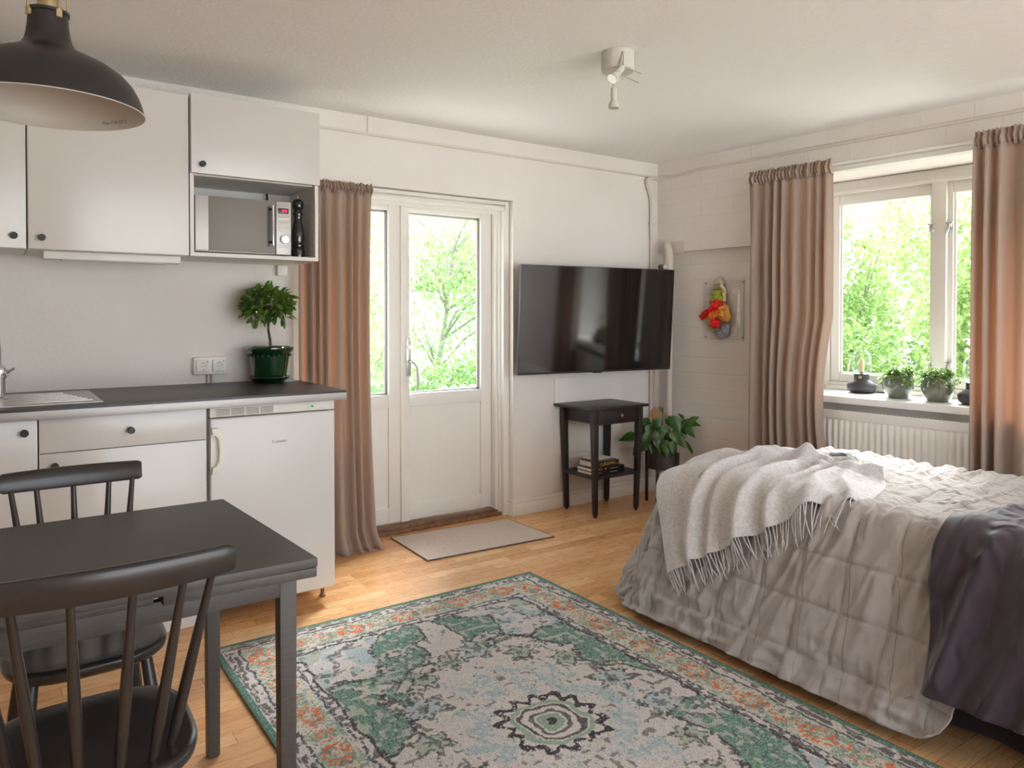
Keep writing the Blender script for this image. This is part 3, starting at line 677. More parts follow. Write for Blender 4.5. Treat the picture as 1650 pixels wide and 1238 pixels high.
# ------------------------------------------------------------------ things on the sill
SZ=.7762
def oil_lamp(u,o,label):
    t=thing('table_lamp',label,'lamp',WB(u,o,SZ),A_B,'dark lamps with clear glass domes on the window sill')
    m=MB(); m.lathe([(.050,0),(.060,.004),(.074,.016),(.0775,.030),(.077,.046),(.070,.056),(.046,.073),(.041,.078),(.041,.110),(.036,.112),(.0,.112)],(0,0,0),40); m.build('base',MAT['lamp_base'],t)
    m=MB(); m.lathe([(.009,0),(.009,.006),(.006,.008),(0,.008)],(0,0,0),16,Matrix.Translation((0.012,-.040,.093))@Matrix.Rotation(PI/2,4,'X')); m.build('dimmer_knob',MAT['brass'],t)
    m=MB(); m.lathe([(.030,.112),(.046,.118),(.053,.128),(.054,.15),(.053,.205),(.047,.226),(.034,.240),(.024,.246),(.023,.264)],(0,0,0),36,None,False); m.build('glass_dome',MAT['lampglass'],t)
    m=MB(); m.lathe([(.010,.112),(.011,.13),(.016,.15),(.0165,.165),(.010,.185),(.002,.198),(0,.199)],(0,0,0),18); m.build('bulb',MAT['frost_bulb'],t)
    m=MB(); m.lathe([(.013,.1122),(.013,.126),(.010,.128),(0,.128)],(0,0,0),16); m.build('lamp_holder',MAT['brass'],t)
    m=MB(); m.tube([(.07,.03,.006),(.12,.05,.004),(.20,.075,.004),(.30,.08,.004)],.003,6); m.build('cable',MAT['rubber'],t)
oil_lamp(1.345,.205,'dark lamp with clear glass dome on the sill near the left curtain')
oil_lamp(1.99,.055,'dark lamp with clear glass dome half behind the right curtain')
def sill_pot(u,o,r,h,label,seed):
    rng=random.Random(seed)
    t=thing('potted_plant',label,'plant',WB(u,o,SZ),A_B,'small leafy plants in glazed bowls on the window sill')
    m=MB(); m.lathe([(r*.58,0),(r*.66,.004),(r*.86,h*.24),(r*.985,h*.46),(r,h*.60),(r*.97,h*.80),(r*.90,h*.96),(r*.88,h),(r*.84,h),(r*.85,h*.9)],(0,0,0),48,None,True); m.build('pot',MAT['grey_glaze'],t)
    m=MB(); m.lathe([(r*.86,h*.9),(0,h*.92)],(0,0,0),24,None,False); m.build('soil',MAT['soil'],t)
    m=MB()
    for k in range(620):
        a=rng.random()*2*PI; q=rng.random()**.5; rr=q*r*1.0
        hh=h*.97+.042*(1-q**2.2)*(.4+.6*rng.random())+.012*math.sin(3*a)
        if q>.85: hh-=rng.random()*.045; rr+=rng.random()*.02
        p=Vector((rr*math.cos(a),rr*math.sin(a),hh)); d=Vector((math.cos(a)*.8+rng.uniform(-.8,.8),math.sin(a)*.8+rng.uniform(-.8,.8),rng.uniform(-.3,.7)))
        leaf_blade(m,p,d,(rng.uniform(-.4,.4),rng.uniform(-.4,.4),1),.019+.006*rng.random(),.013,.2,.3,2)
    m.build('foliage',MAT['pilea'],t)
    m=MB()
    for k in range(40):
        a=rng.random()*2*PI; rr=r*.8*rng.random(); m.tube([(rr*.6*math.cos(a),rr*.6*math.sin(a),h*.9),(rr*math.cos(a)*1.1,rr*math.sin(a)*1.1,h*1.04+.02*rng.random())],.0012,5)
    m.build('stems',MAT['stem_green'],t)
sill_pot(1.602,.088,.080,.125,'leafy plant in a grey glazed bowl, nearer the glass domed lamp at left',21)
sill_pot(1.812,.062,.080,.128,'leafy plant in a grey glazed bowl below the window post',22)
# ------------------------------------------------------------------ pipes in the corner
t=thing('cable_conduit','thin white painted conduit running down the room corner','pipe',(3.768,YA,0))
m=MB(); m.tube([(.055,-.016,2.176),(.02,-.018,2.182),(-.03,-.018,2.176),(-.052,-.018,2.16),(-.050,-.018,2.13),(-.03,-.018,2.09),(-.012,-.016,2.05),(-.006,-.016,1.99),(-.002,-.016,1.70),(-.002,-.016,.10)],.011,10); m.build('conduit',MAT['conduit'],t)
for z in (1.86,1.2,.85): m=MB(); m.box(-.018,.014,-.022,0,z,z+.012,.002); m.build('clip',MAT['conduit'],t)
t=thing('heating_pipe','white elbow heating pipe with a dark valve above the television','pipe',WB(.10,0,1.60),A_B)
m=MB(); m.tube([(0.005,-.004,.115),(.010,-.03,.113),(.03,-.055,.10),(.052,-.068,.07),(.060,-.07,.02),(.062,-.07,-.06),(.062,-.07,-.12),(.062,-.07,-1.2)],[.024,.024,.025,.026,.026,.024,.022,.020],16)
for z in (.0,-.10): m.tube([(.062,-.07,z),(.062,-.07,z-.018)],.030,16)
m.build('pipe',MAT['conduit'],t)
m=MB(); m.tube([(.062,-.07,-.045),(.03,-.115,-.045)],.016,12); m.build('valve_stem',MAT['conduit'],t); m=MB(); m.tube([(.036,-.10,-.045),(.022,-.13,-.045)],.018,12); m.build('valve_knob',MAT['bark'],t)
m=MB(); m.box(.0,.13,-.004,-.0005,.055,.135); m.build('wall_plate',MAT['conduit'],t)
# ------------------------------------------------------------------ television
yaw,pit=math.radians(-7.627),math.radians(3.676)
t=thing('television','large black flat screen television hung on a swivel arm by the garden door','television',(3.135,3.513,1.198))
R=Matrix.Rotation(yaw,4,'Z')@Matrix.Rotation(pit,4,'X'); w,h=1.15,1.15*.575
m=MB(); m.box(-w/2,w/2,0,.018,-h/2,h/2,.002,2,R); m.build('bezel',MAT['bezel'],t)
m=MB(); m.box(-w/2+.005,w/2-.005,-.0012,.001,-h/2+.012,h/2-.005,0,1,R); m.build('screen',MAT['screen'],t)
m=MB(); m.box(-w*.40,w*.40,.018,.045,-h*.42,h*.30,.010,2,R); m.build('back_cover',MAT['tv_back'],t)
m=MB(); m.box(-.030,.030,.002,.02,-h/2-.006,-h/2+.001,.002,2,R); m.build('sensor',MAT['tv_back'],t)
m=MB(); m.box(-.10,.10,.045,.055,-.10,.10,.003,2,R); m.tube([(.0,.05,0),(.06,.12,0.0)],.018,10); m.box(.0,.12,.165,.191,-.13,.13,.003); m.tube([(.06,.12,0),(.06,.17,0)],.018,10); m.build('wall_arm',MAT['tv_back'],t)
# ------------------------------------------------------------------ side table
cx,cy=3.157,3.525
t=thing('side_table','dark brown side table with a drawer below the television','table',(cx,cy,0))
m=MB(); m.box(-.247,.233,-.185,.172,.654,.671,.0025); m.build('tabletop',MAT['brownblack'],t)
lg=[(-.168,-.135),(.166,-.142),(-.173,.132),(.175,.140)]
for sx,sy in ((-1,-1),(1,-1),(-1,1),(1,1)):
    m=MB(); ax,ay=sx*.185,sy*.145; bx,by=sx*.170,sy*.136; a,b=.019,.0125
    def sq(x,y,z,hh): return [(x-hh,y-hh,z),(x+hh,y-hh,z),(x+hh,y+hh,z),(x-hh,y+hh,z)]
    q=sx*.008
    m.hexa(sq(bx,by,.012,b),sq(ax-q*.0,ay,.565,a),.0015); m.hexa(sq(ax,ay,.565,a),sq(ax,ay,.654,a),.0015)
    o=m.build('leg',MAT['brownblack'],t); m=MB(); m.lathe([(.010,0),(.011,.006),(.010,.0125),(0,.0125)],(bx,by,0),12); m.build('foot_cap',MAT['rubber'],o)
m=MB(); m.box(-.180,-.164,-.13,.13,.568,.654,.001); m.box(.164,.180,-.13,.13,.568,.654,.001); m.box(-.17,.17,.142,.156,.568,.654,.001); m.box(-.17,.17,-.152,-.135,.560,.572,.001); m.build('apron',MAT['brownblack'],t)
m=MB(); m.box(-.164,.164,-.158,-.140,.575,.652,.0015); d=m.build('drawer',MAT['brownblack'],t)
m=MB(); m.lathe([(.005,0),(.005,.012),(.0105,.015),(.011,.022),(.007,.027),(0,.027)],(0,0,0),16,Matrix.Translation((0.012,-.158,.613))@Matrix.Rotation(PI/2,4,'X')); m.build('knob',MAT['satin_metal'],d)
m=MB(); m.box(-.192,.192,-.155,.155,.232,.250,.002); m.build('shelf',MAT['brownblack'],t)
# books
BZ=.2502
def book(label,x0,x1,y0,y1,z,hh,cover,title=None,rot=0.0):
    t=thing('book',label,'book',((x0+x1)/2,(y0+y1)/2,z),rot,'black books lying on the side table shelf'); w,d=(x1-x0)/2,(y1-y0)/2
    m=MB(); c=.0022; m.box(-w,w,-d,d,0,c,.0006); m.box(-w,w,-d,d,hh-c,hh,.0006); m.box(-w,w,-d-.0008,-d+.0025,0,hh,.0008); co=m.build('cover',cover,t)
    m=MB(); m.box(-w+.004,w-.004,-d+.003,d-.005,c,hh-c); m.build('pages',MAT['paper'],t)
    for (s,size,fx,fz,mat,xs) in (title or []):
        text_mb(s,size,frame_M((fx*w,-d-.0010,hh*fz),(1,0,0),(0,0,1)),.0002,'CENTER',xs).build('spine_lettering',mat,co)
    return t
bx0=2.985
book('black paperback with orange and white spine print at the bottom of the stack',bx0,bx0+.262,3.412,3.560,BZ,.021,MAT['book_black'],[('MILLE',.014,-.52,.5,MAT['print_orange'],1.),('Bokmansens',.012,.35,.5,MAT['print_white'],1.1)])
book('black paperback with an orange circle on its spine, middle of the stack',bx0,bx0+.264,3.414,3.562,BZ+.0212,.021,MAT['book_black'],[('MILLE',.014,-.52,.5,MAT['print_yellow'],1.),('●',.018,-.18,.5,MAT['print_orange'],1.),('Bokmansens',.012,.38,.5,MAT['print_white'],1.1)])
book('thick black book with bold yellow title on its spine, on the stack',bx0+.022,bx0+.222,3.416,3.566,BZ+.0424,.036,MAT['book_black'],[('ZLATAN',.024,.18,.55,MAT['print_yellow'],1.),('DAVID',.008,-.48,.62,MAT['print_yellow'],1.1),('JAG ÄR',.008,-.40,.30,MAT['print_yellow'],1.1),('IBRAHIMOVIĆ',.007,.78,.36,MAT['print_yellow'],.8)])
t=thing('flat_case','flat grey case lying on top of the book stack','case',(bx0+.110,3.500,BZ+.0786),.05)
m=MB(); m.box(-.070,.070,-.065,.065,0,.009,.002); m.build('case_bottom',MAT['book_grey'],t); m=MB(); m.box(-.068,.068,-.063,.063,.0094,.016,.002); m.build('case_lid',MAT['paper'],t)
# ------------------------------------------------------------------ plant stand
cx,cy=3.600,3.425
t=thing('plant_stand','dark metal plant stand with charcoal pot in the room corner','plant stand',(cx,cy,0))
for k,a in enumerate((225,315,45,135)):
    a=math.radians(a-18); x,y=.104*math.cos(a),.104*math.sin(a); m=MB(); m.box(-.009,.009,-.009,.009,0,.335,.001,1,Matrix.Translation((x,y,0))@Matrix.Rotation(a,4,'Z')); m.build('leg',MAT['dark_metal'],t)
m=MB()
for a in (27,117): m.box(-.10,.10,-.008,.008,.214,.226,.001,1,Matrix.Rotation(math.radians(a),4,'Z'))
m.build('cross_bar',MAT['dark_metal'],t)
t=thing('potted_anthurium','heart-leaved anthurium growing in a charcoal pot on the stand','plant',(cx,cy,.2265))
m=MB(); m.lathe([(.088,0),(.094,.005),(.095,.17),(.094,.186),(.090,.186),(.089,.17)],(0,0,0),40); m.build('pot',MAT['pot_dark'],t)
m=MB(); m.lathe([(.0895,.165),(0,.168)],(0,0,0),24,None,False); m.build('soil',MAT['soil'],t)
rng=random.Random(9)
# view axes: right of the picture and towards the viewer
rx=Vector((.819,-.574,0)); fx=Vector((-.574,-.819,0))
stems=MB(); lv=MB()
def heart(m,base,d,n,L,W,curl=.18):
    d=Vector(d).normalized(); n=(Vector(n)-d*Vector(n).dot(d)).normalized(); s=d.cross(n)
    prof=[(-.20,.30),(-.12,.72),(.06,1.0),(.28,.96),(.52,.70),(.78,.32),(1.0,0)]
    vs=[]; 
    for t_,w in prof:
        c=Vector(base)+d*(L*t_)-n*(curl*L*max(0,t_)**2)
        notch=Vector(base) if t_<0 else c
        mid=Vector(base)+d*(L*max(t_,0.0))-n*(curl*L*max(0,t_)**2)
        for q in (-1,-.55,0,.55,1):
            p=(c if abs(q)>.1 else mid)+s*(W*.5*w*q)+n*(.10*W*w*abs(q)**1.5)
            vs.append(p)
    fs=[]
    for i in range(len(prof)-1):
        for k in range(4): fs.append((i*5+k,i*5+k+1,(i+1)*5+k+1,(i+1)*5+k))
    m.add(vs,fs,True)
# (right, up from pot base, towards viewer) of leaf attachment, pointing dir (r,u,f), length
LV=[(-.085,.30,.03,(-.2,-1,.5),.085),(-.055,.345,.05,(.3,-1,.5),.09),(-.02,.30,.07,(.1,-.9,.5),.075),(.035,.345,.0,(.7,-.7,.3),.10),(.062,.35,.03,(.45,-.9,.4),.115),
(.005,.405,-.02,(-.9,.3,.3),.05),(.02,.285,.03,(.1,-1,.4),.075),(-.12,.285,.0,(-.8,-.5,.3),.09),(-.19,.235,.0,(-1,-.2,.1),.10),(-.10,.25,.06,(-.5,-.9,.4),.09),(-.05,.23,.08,(.3,-.9,.5),.09),
(-.13,.19,.05,(-.7,-.8,.3),.085),(0.0,.205,.10,(.1,-1,.5),.095),(.035,.205,.10,(.2,-1,.6),.07),(.075,.245,.05,(.7,-.7,.4),.085),(.10,.215,.05,(.8,-.8,.4),.07),
(.14,.315,.0,(.9,.3,.3),.085),(.17,.32,-.02,(1,-.1,.3),.09),(.155,.29,.02,(.6,-.6,.5),.085),(.125,.28,.0,(.3,-.8,.5),.075),(.195,.335,-.02,(.8,.5,.2),.06),(.14,.35,-.02,(-.6,.7,.3),.05),(-.07,.20,.05,(-.2,-1,.5),.075),(-.03,.27,.08,(-.4,-.9,.4),.085),(-.09,.33,0,(-.9,-.1,.5),.085),(-.14,.25,.02,(-.3,-1,.4),.08),(-.16,.17,.02,(-.6,-.9,.3),.07),(.05,.265,.08,(.5,-.9,.5),.08),(-.02,.215,.09,(-.3,-1,.5),.08)]
LV=[(r_,u_-.028,f_,d_,l_) for r_,u_,f_,d_,l_ in LV]
for r,u,f,d,L in LV:
    p=rx*r+fx*f+Vector((0,0,u)); dv=rx*d[0]+fx*d[2]*.6+Vector((0,0,d[1])); nn=fx*.8+Vector((0,0,.7))+rx*rng.uniform(-.35,.35)
    heart(lv,p,dv,nn,L,L*.74)
    s0=Vector((rng.uniform(-.03,.03),rng.uniform(-.03,.03),.16)); stems.tube([s0,s0*.4+p*.6+Vector((0,0,.03)),p],[.0028,.0022,.0018],6)
lv.build('leaves',MAT['anth'],t); 
m=MB(); p=rx*(-.062)+Vector((0,0,.352))+fx*.02; heart(m,p+rx*.03+Vector((0,0,.02)),-rx*.9+Vector((0,0,-.5)),fx+Vector((0,0,.5)),.085,.075,.3); m.tube([p+rx*.025,p+rx*.055+Vector((0,0,.012))],[.012,.004],8)
p2=rx*.20+Vector((0,0,.19)); heart(m,rx*.135+Vector((0,0,.205)),rx*.5+Vector((0,0,-1)),fx,.0,.0) if False else None
m.build('flower_spathe',MAT['anth_old'],t)
stems.tube([Vector((0,0,.17)),rx*(-.03)+Vector((0,0,.30)),p],.002,6)
s0=Vector((.02,0,.16)); stems.tube([s0,rx*.10+Vector((0,0,.195))+fx*.06,rx*.135+Vector((0,0,.180))+fx*.06],.002,6)
stems.build('stems',MAT['stem_green'],t)
m=MB(); leaf_blade(m,rx*.135+Vector((0,0,.195))+fx*.05,rx*.55+Vector((0,0,-1)),fx,.115,.024,.5,.0,3); m.build('drooping_leaf',MAT['anth'],t)
# ------------------------------------------------------------------ art on acrylic
t=thing('wall_art','clear acrylic panel with crumpled red, orange and lime cloth','wall art',WB(.515,.05,1.265),A_B)
m=MB(); m.box(-.155,.155,-.014,-.010,-.195,.190,.0008); m.build('acrylic_panel',MAT['acrylic'],t)
m=MB(); m.box(.1545,.1565,-.015,-.009,-.195,.190); m.box(-.155,.155,-.015,-.009,-.1965,-.1945); m.build('panel_edge',MAT['acrylic_edge'],t)
m=MB()
for x in (-.14,.14):
    for z in (-.18,.175): m.tube([(x,-.0005,z),(x,-.011,z)],.005,8)
m.build('spacer',MAT['acrylic_edge'],t)
def crumple(name,mat,pts,thick,seed,off=.02):
    """a crumpled rag filling the outline pts (x,z)"""
    n=len(pts); cxx=sum(p[0] for p in pts)/n; czz=sum(p[1] for p in pts)/n; rg=6; nu=48
    P=[]
    for k in range(nu):
        f=k/nu*n; i=int(f); a=f-i; p=pts[i%n]; q=pts[(i+1)%n]; P.append((p[0]*(1-a)+q[0]*a,p[1]*(1-a)+q[1]*a))
    def fn(u,v):
        k=int(round(u*nu))%nu; x=cxx+(P[k][0]-cxx)*v; z=czz+(P[k][1]-czz)*v
        w=noise.noise(Vector((x*38+seed,z*38,seed)))+.6*noise.noise(Vector((x*90,z*90+seed,3)))
        d=thick*(1-v**3)*(1+.55*w)+.006*w
        return (x+.006*noise.noise(Vector((z*60,x*60,seed)))*v, -off-d, z+.006*noise.noise(Vector((x*60,z*60,seed+5)))*v)
    m=MB(); m.grid(fn,nu,14,True)
    m.build(name,mat,t,solidify=.002)
sc=lambda L:[((x-515)/515*.165*1.25+.0, (600-y)/515*.205*1.02) for x,y in L]
def pc(L): return [((x-640)*.00047, (668-y)*.000425) for x,y in L]
crumple('silver_cloth',MAT['art_silver'],pc([(590,165),(630,175),(680,280),(640,330),(560,350),(490,370),(520,290),(550,210)]),.022,1)
crumple('cream_cord',MAT['art_cream'],pc([(600,215),(625,205),(690,330),(720,400),(715,540),(690,560),(700,400),(640,320)]),.014,2,.03)
crumple('lime_cloth',MAT['art_lime'],pc([(440,400),(540,350),(640,370),(695,400),(690,560),(600,560),(490,630),(410,560),(470,500)]),.026,3)
crumple('red_cloth',MAT['art_red'],pc([(610,480),(685,570),(640,650),(520,700),(420,780),(320,840),(265,770),(360,690),(470,640),(530,580),(540,510)]),.032,4,.035)
crumple('orange_cloth',MAT['art_orange'],pc([(560,660),(640,660),(620,760),(560,800),(520,900),(470,900),(410,800),(470,700)]),.030,5,.035)
crumple('gold_cloth',MAT['art_gold'],pc([(700,570),(760,610),(810,790),(760,870),(680,860),(600,790),(590,720),(630,620)]),.032,6,.035)
crumple('red_cloth',MAT['art_red'],pc([(490,830),(580,810),(660,860),(640,940),(560,950),(510,960),(470,890)]),.026,7,.045)
crumple('lime_cloth',MAT['art_lime'],pc([(430,900),(500,920),(560,1030),(480,990),(420,950)]),.02,8,.025)
crumple('blue_cloth',MAT['art_blue'],pc([(530,930),(620,930),(640,1000),(700,960),(720,880),(765,900),(750,1060),(640,1110),(550,1090),(560,1030),(515,1000)]),.02,9,.025)
# ------------------------------------------------------------------ ceiling spot
t=thing('ceiling_spotlight','white ceiling spotlight with two jointed lamp heads','ceiling light',(2.088,2.236,CEIL))
m=MB(); m.lathe([(0,-.078),(.062,-.078),(.0665,-.074),(.0665,-.001),(0,-.001)],(0,0,0),48); m.build('canopy',MAT['spot_white'],t)
vr=Vector((.819,-.574,0)); vf=Vector((-.574,-.819,0)); up=Vector((0,0,1))
m=MB(); m.lathe([(.006,0),(.006,.004),(0,.004)],(0,0,0),12,Matrix.Translation(vf*.066+vr*.012+up*(-.022))@Matrix.Rotation(math.atan2(vf.y,vf.x),4,'Z')@Matrix.Rotation(PI/2,4,'Y')); m.build('screw',MAT['chrome'],t)
def spot(A,B,name,lit,k=1.0):
    d=(B-A).normalized(); q=Vector((0,0,1)).rotation_difference(d).to_matrix().to_4x4(); Mx=Matrix.Translation(A)@q@Matrix.Diagonal((k,k,k,1))
    m=MB(); m.lathe([(0,0),(.0125,.002),(.0140,.01),(.0140,.046),(.012,.05),(0,.05)],(0,0,0),20,Mx); o=m.build(name,MAT['spot_white'],t)
    m=MB(); m.lathe([(.0135,.050),(.012,.054),(.018,.064),(.0235,.076),(.0255,.088),(.0255,.092),(.023,.093)],(0,0,0),28,Mx,False); m.build('reflector',MAT['spot_white'],o)
    m=MB(); m.lathe([(.0235,.0905),(0,.092)],(0,0,0),24,Mx,False); m.build('bulb_face',MAT['bulb_on'] if lit else MAT['spot_white'],o)
    return o
J0=vf*.069+vr*.012+up*(-.024); J1=J0+vr*(-.004)+up*(-.060)+vf*.010
m=MB(); m.tube([J0,J1+vr*(-.010)],.0035,8); m.tube([J0+vr*.002,J1+vr*.006],.005,8); m.build('arm',MAT['spot_white'],t)
spot(J1,J1+vr*(-.055)+up*(-.070)+vf*.045,'upper_lamp_head',True,.92)
K0=J1+vr*(-.036)+up*(-.085)+vf*.012
m=MB(); m.tube([J1,J1+vr*(-.012)+up*(-.045)+vf*-.012,K0+up*.012,K0],.0032,8); m.build('arm',MAT['spot_white'],t)
spot(K0,K0+up*(-.1),'lower_lamp_head',False,.86)
for dz in (-.012,-.048):
    m=MB(); p=J1+up*dz+vr*(.008+.25*dz); m.tube([p,p+vr*.014+up*.010,p+vr*.068+up*(-.014)],.0013,6); m.build('adjusting_pin',MAT['satin_metal'],t)
# ------------------------------------------------------------------ pendant
t=thing('pendant_lamp','black dome pendant lamp with white inside and brass stem','pendant lamp',(.098,1.738,1.632))
outer=[(.1715,0),(.1665,.018),(.160,.036),(.150,.054),(.135,.071),(.112,.087),(.085,.100),(.062,.110),(.048,.119),(.0415,.130),(.038,.145),(.0355,.165),(.0345,.184)]
m=MB(); m.lathe(outer,(0,0,0),72,None,False); m.build('shade',MAT['lamp_black'],t)
inner=[(.1725,-.001),(.1715,-.0025),(.169,.0),(.1645,.018),(.158,.035),(.148,.0525),(.133,.069),(.110,.085),(.083,.098),(.060,.108),(.04,.116),(0,.118)]
m=MB(); m.lathe(inner,(0,0,0),72,None,False); li=m.build('inner_face',MAT['lamp_white'],t)
m=MB(); m.lathe([(.0345,.183),(.0375,.184),(.0375,.190),(.0345,.191),(0,.191)],(0,0,0),40,None,False); m.build('collar',MAT['lamp_black'],t)
m=MB(); m.lathe([(.019,.191),(.019,.235),(.014,.24),(.0135,.30),(.011,.305),(.006,.31),(.006,.655)],(0,0,0),28,None,True); m.build('stem',MAT['brass'],t)
for a in (25,115,205,295):
    a=math.radians(a); cx_,sx_=math.cos(a),math.sin(a); m=MB(); m.tube([(.036*cx_,.036*sx_,.172),(.0385*cx_,.0385*sx_,.19),(.0375*cx_,.0375*sx_,.225),(.030*cx_,.030*sx_,.243),(.013*cx_,.013*sx_,.247)],.0022,8)
    m.box(.034,.040,-.006,.006,.172,.188,.001,1,Matrix.Rotation(a,4,'Z')); m.build('brass_clip',MAT['brass'],t)
m=MB(); m.lathe([(0,.05),(.022,.052),(.028,.072),(.022,.098),(.014,.117)],(0,0,0),20); m.build('bulb',MAT['lamp_white'],t)
# wattage print on inner face, at the far right of the dome facing the viewer
m=MB(); a0=math.radians(32)
def inner_pt(a,h): 
    # interpolate radius at height h
    for (r1,z1),(r2,z2) in zip(inner[2:],inner[3:]):
        if z1<=h<=z2: r=r1+(r2-r1)*(h-z1)/(z2-z1); return Vector((r*math.cos(a)*.994,r*math.sin(a)*.994,h-.0004))
    return Vector((0,0,h))
tm=text_mb('Max 11W E27 ⌂',.0095,Matrix.Identity(4),.0,'CENTER')
a0=math.radians(38)
tm.v=[tuple(inner_pt(a0-x/.166,.013+y)) for x,y,z in tm.v]
tm.build('wattage_print',MAT['print_dark'],li)
t2=t; m=MB(); m.lathe([(.0,.655),(.045,.6545),(.045,.631),(.02,.623),(.006,.623)],(0,0,0),28); m.build('ceiling_cup',MAT['lamp_black'],t)
# ------------------------------------------------------------------ bed
BX0,BX1,BY0,BY1,BT=2.40,3.385,-.55,2.12,.545
def drape(a,b,off=0.0,phi=.36,r=.075,dmax=9,top=BT,fl=0.0):
    cx_=min(max(a,BX0),BX1); cy_=min(max(b,BY0),BY1); dx,dy=a-cx_,b-cy_; d=math.hypot(dx,dy)
    if d<1e-6: return Vector((a,b,top+off)),Vector((0,0,1)),0.0
    ux,uy=dx/d,dy/d; d=min(d,dmax); th=min(d/r,PI/2-phi)
    h=r*math.sin(th); z=-r*(1-math.cos(th)); s=d-r*th
    if s>0:
        h+=s*math.cos(th); z-=s*math.sin(th)
    nrm=Vector((ux*math.sin(th),uy*math.sin(th),math.cos(th)))
    p=Vector((cx_+ux*h,cy_+uy*h,top+z))+nrm*off
    return p,nrm,d
def ridged(x,y,z=0):
    return 1-abs(noise.noise(Vector((x,y,z))))*2
t=thing('bed','low bed with a dark cloth skirt beneath the quilt','bed',((BX0+BX1)/2,(BY0+BY1)/2,0)); ox,oy=(BX0+BX1)/2,(BY0+BY1)/2
m=MB(); m.box(BX0+.03-ox,BX1-.02-ox,BY0+.03-oy,BY1-.03-oy,.30,BT-.012,.05,4); m.build('mattress',MAT['print_white'],t)
m=MB(); m.box(BX0+.05-ox,BX1-.04-ox,BY0+.05-oy,BY1-.05-oy,.10,.299,.01); m.build('base',MAT['skirt'],t)
def skirt(u,v):
    # skirt runs along the long side facing the room and along the foot
    L1=BY1-BY0; x=BX0-.02; w=.012*math.sin(u*60)+.02*noise.noise(Vector((u*14,v*2,1)))
    return (x-.05*(1-v)-w*(1-.5*v)-ox, BY0+u*L1*.93-oy, .012+v*.34)
m=MB(); m.grid(skirt,160,12); m.build('skirt',MAT['skirt'],t,solidify=.003)
m=MB()
for x in (BX0+.12,BX1-.12):
    for y in (BY0+.12,BY1-.12): m.lathe([(.022,0),(.026,.10),(0,.10)],(x-ox,y-oy,0),12)
m.build('legs',MAT['blackwood'],t)
# quilt: flat cloth coordinates (a across, b along)
qa0,qa1=BX0-.60,BX1+.07; qb0,qb1=1.02,BY1+.54
def quilt_pt(a,b):
    # round the cloth corner at the near hem
    p,n,d=drape(a,b,.014,dmax=.595)
    side=max(0,min(1,(BX0+.05-a)/.25)); topw=1-max(0,min(1,(BX0-.02-a)/.10))
    fine=noise.noise(Vector((a*17,b*17,3)))*.0035+noise.noise(Vector((a*40,b*40,8)))*.0015
    # hanging side: slanting gathered folds
    f1=ridged(b*5.2+(a-BX0)*1.6,(a-BX0)*1.2,2.0); f2=ridged(b*11+(a-BX0)*4.5,(a-BX0)*3,5.0); f3=noise.noise(Vector((b*20+(a-BX0)*9,a*7,7)))
    k=a-BX0; w=noise.noise(Vector((a*2.5,b*2.5,80)))
    g1=max(0,ridged(b*7.5+k*1.6+w*.25,k*.9,81))**1.6; g2=max(0,ridged(b*12+k*4.2+w*.3,k*1.2,82))**2; g3=max(0,ridged(b*9-k*3.0,k*1.6,83))**2
    fade=.55+.45*math.exp(-((d-.16)/.16)**2)
    dd=side*(.030*g1*fade+.018*g2*fade+.008*g3+.012*f1*min(1,d/.4)+.004*f3)
    dd+=topw*.004*max(0,ridged(a*4+w*.3,b*20-k*5,84))**3
    low=max(0,(d-.36)/.2); dd+=side*low*(.018*ridged(b*6,a*16,1.0)+.011*noise.noise(Vector((b*12,a*30,4))))
    # creases running across the top, fanning from the near edge
    k=(a-BX0); f4=ridged(a*1.7+b*1.5,b*13-k*2.5,6.0); f5=noise.noise(Vector((a*5,b*34-k*6,9)))
    dd+=topw*(.017*max(0,f4)**1.5+.008*f5+.012*noise.noise(Vector((a*2.2,b*3,4))))
    # gathering near the edge at the near end
    e=math.exp(-((a-BX0)/.10)**2); dd+=e*.022*ridged(b*13,a*2,11)
    # stitched squares
    ga,gb=.162,.152; sa=abs(math.sin(PI*(a-BX0+.02)/ga)); sb=abs(math.sin(PI*(b-qb0-.012)/gb))
    puff=(min(1,sa*3.2)*min(1,sb*3.2))**.6
    dd+=.0100*(puff-1)*(.35+.65*side)
    q=p+n*(dd+fine)
    q.y+=side*.010*noise.noise(Vector((b*6,a*3,13)))*min(1,d/.3)
    q.z=max(q.z,.012+.004*noise.noise(Vector((b*9,0,2))))
    return q
def quilt_fn(u,v):
    a=qa0+(qa1-qa0)*u; b=qb0+(qb1-qb0)*v
    # rounded lower corner
    R=.14; ca,cb=qa0+R,qb0+R
    if a<ca and b<cb:
        dx,dy=ca-a,cb-b; mx=max(dx,dy); h=math.hypot(dx,dy)
        if h>1e-6: s=mx/h; a,b=ca-dx*s,cb-dy*s
    b+= -.06*max(0,(BX0-a)/.5)**1.2*(1-v)          # near edge slants outwards towards the hem
    return quilt_pt(a,b)
t=thing('quilt','greige stitched quilt spread over the bed and hanging to the floor','quilt',(2.8,1.7,BT)); T=Vector((2.8,1.7,BT))
m=MB(); m.grid(lambda u,v: quilt_fn(u,v)-T,330,400); m.build('cover',MAT['quilt'],t,angle=180,solidify=.006)
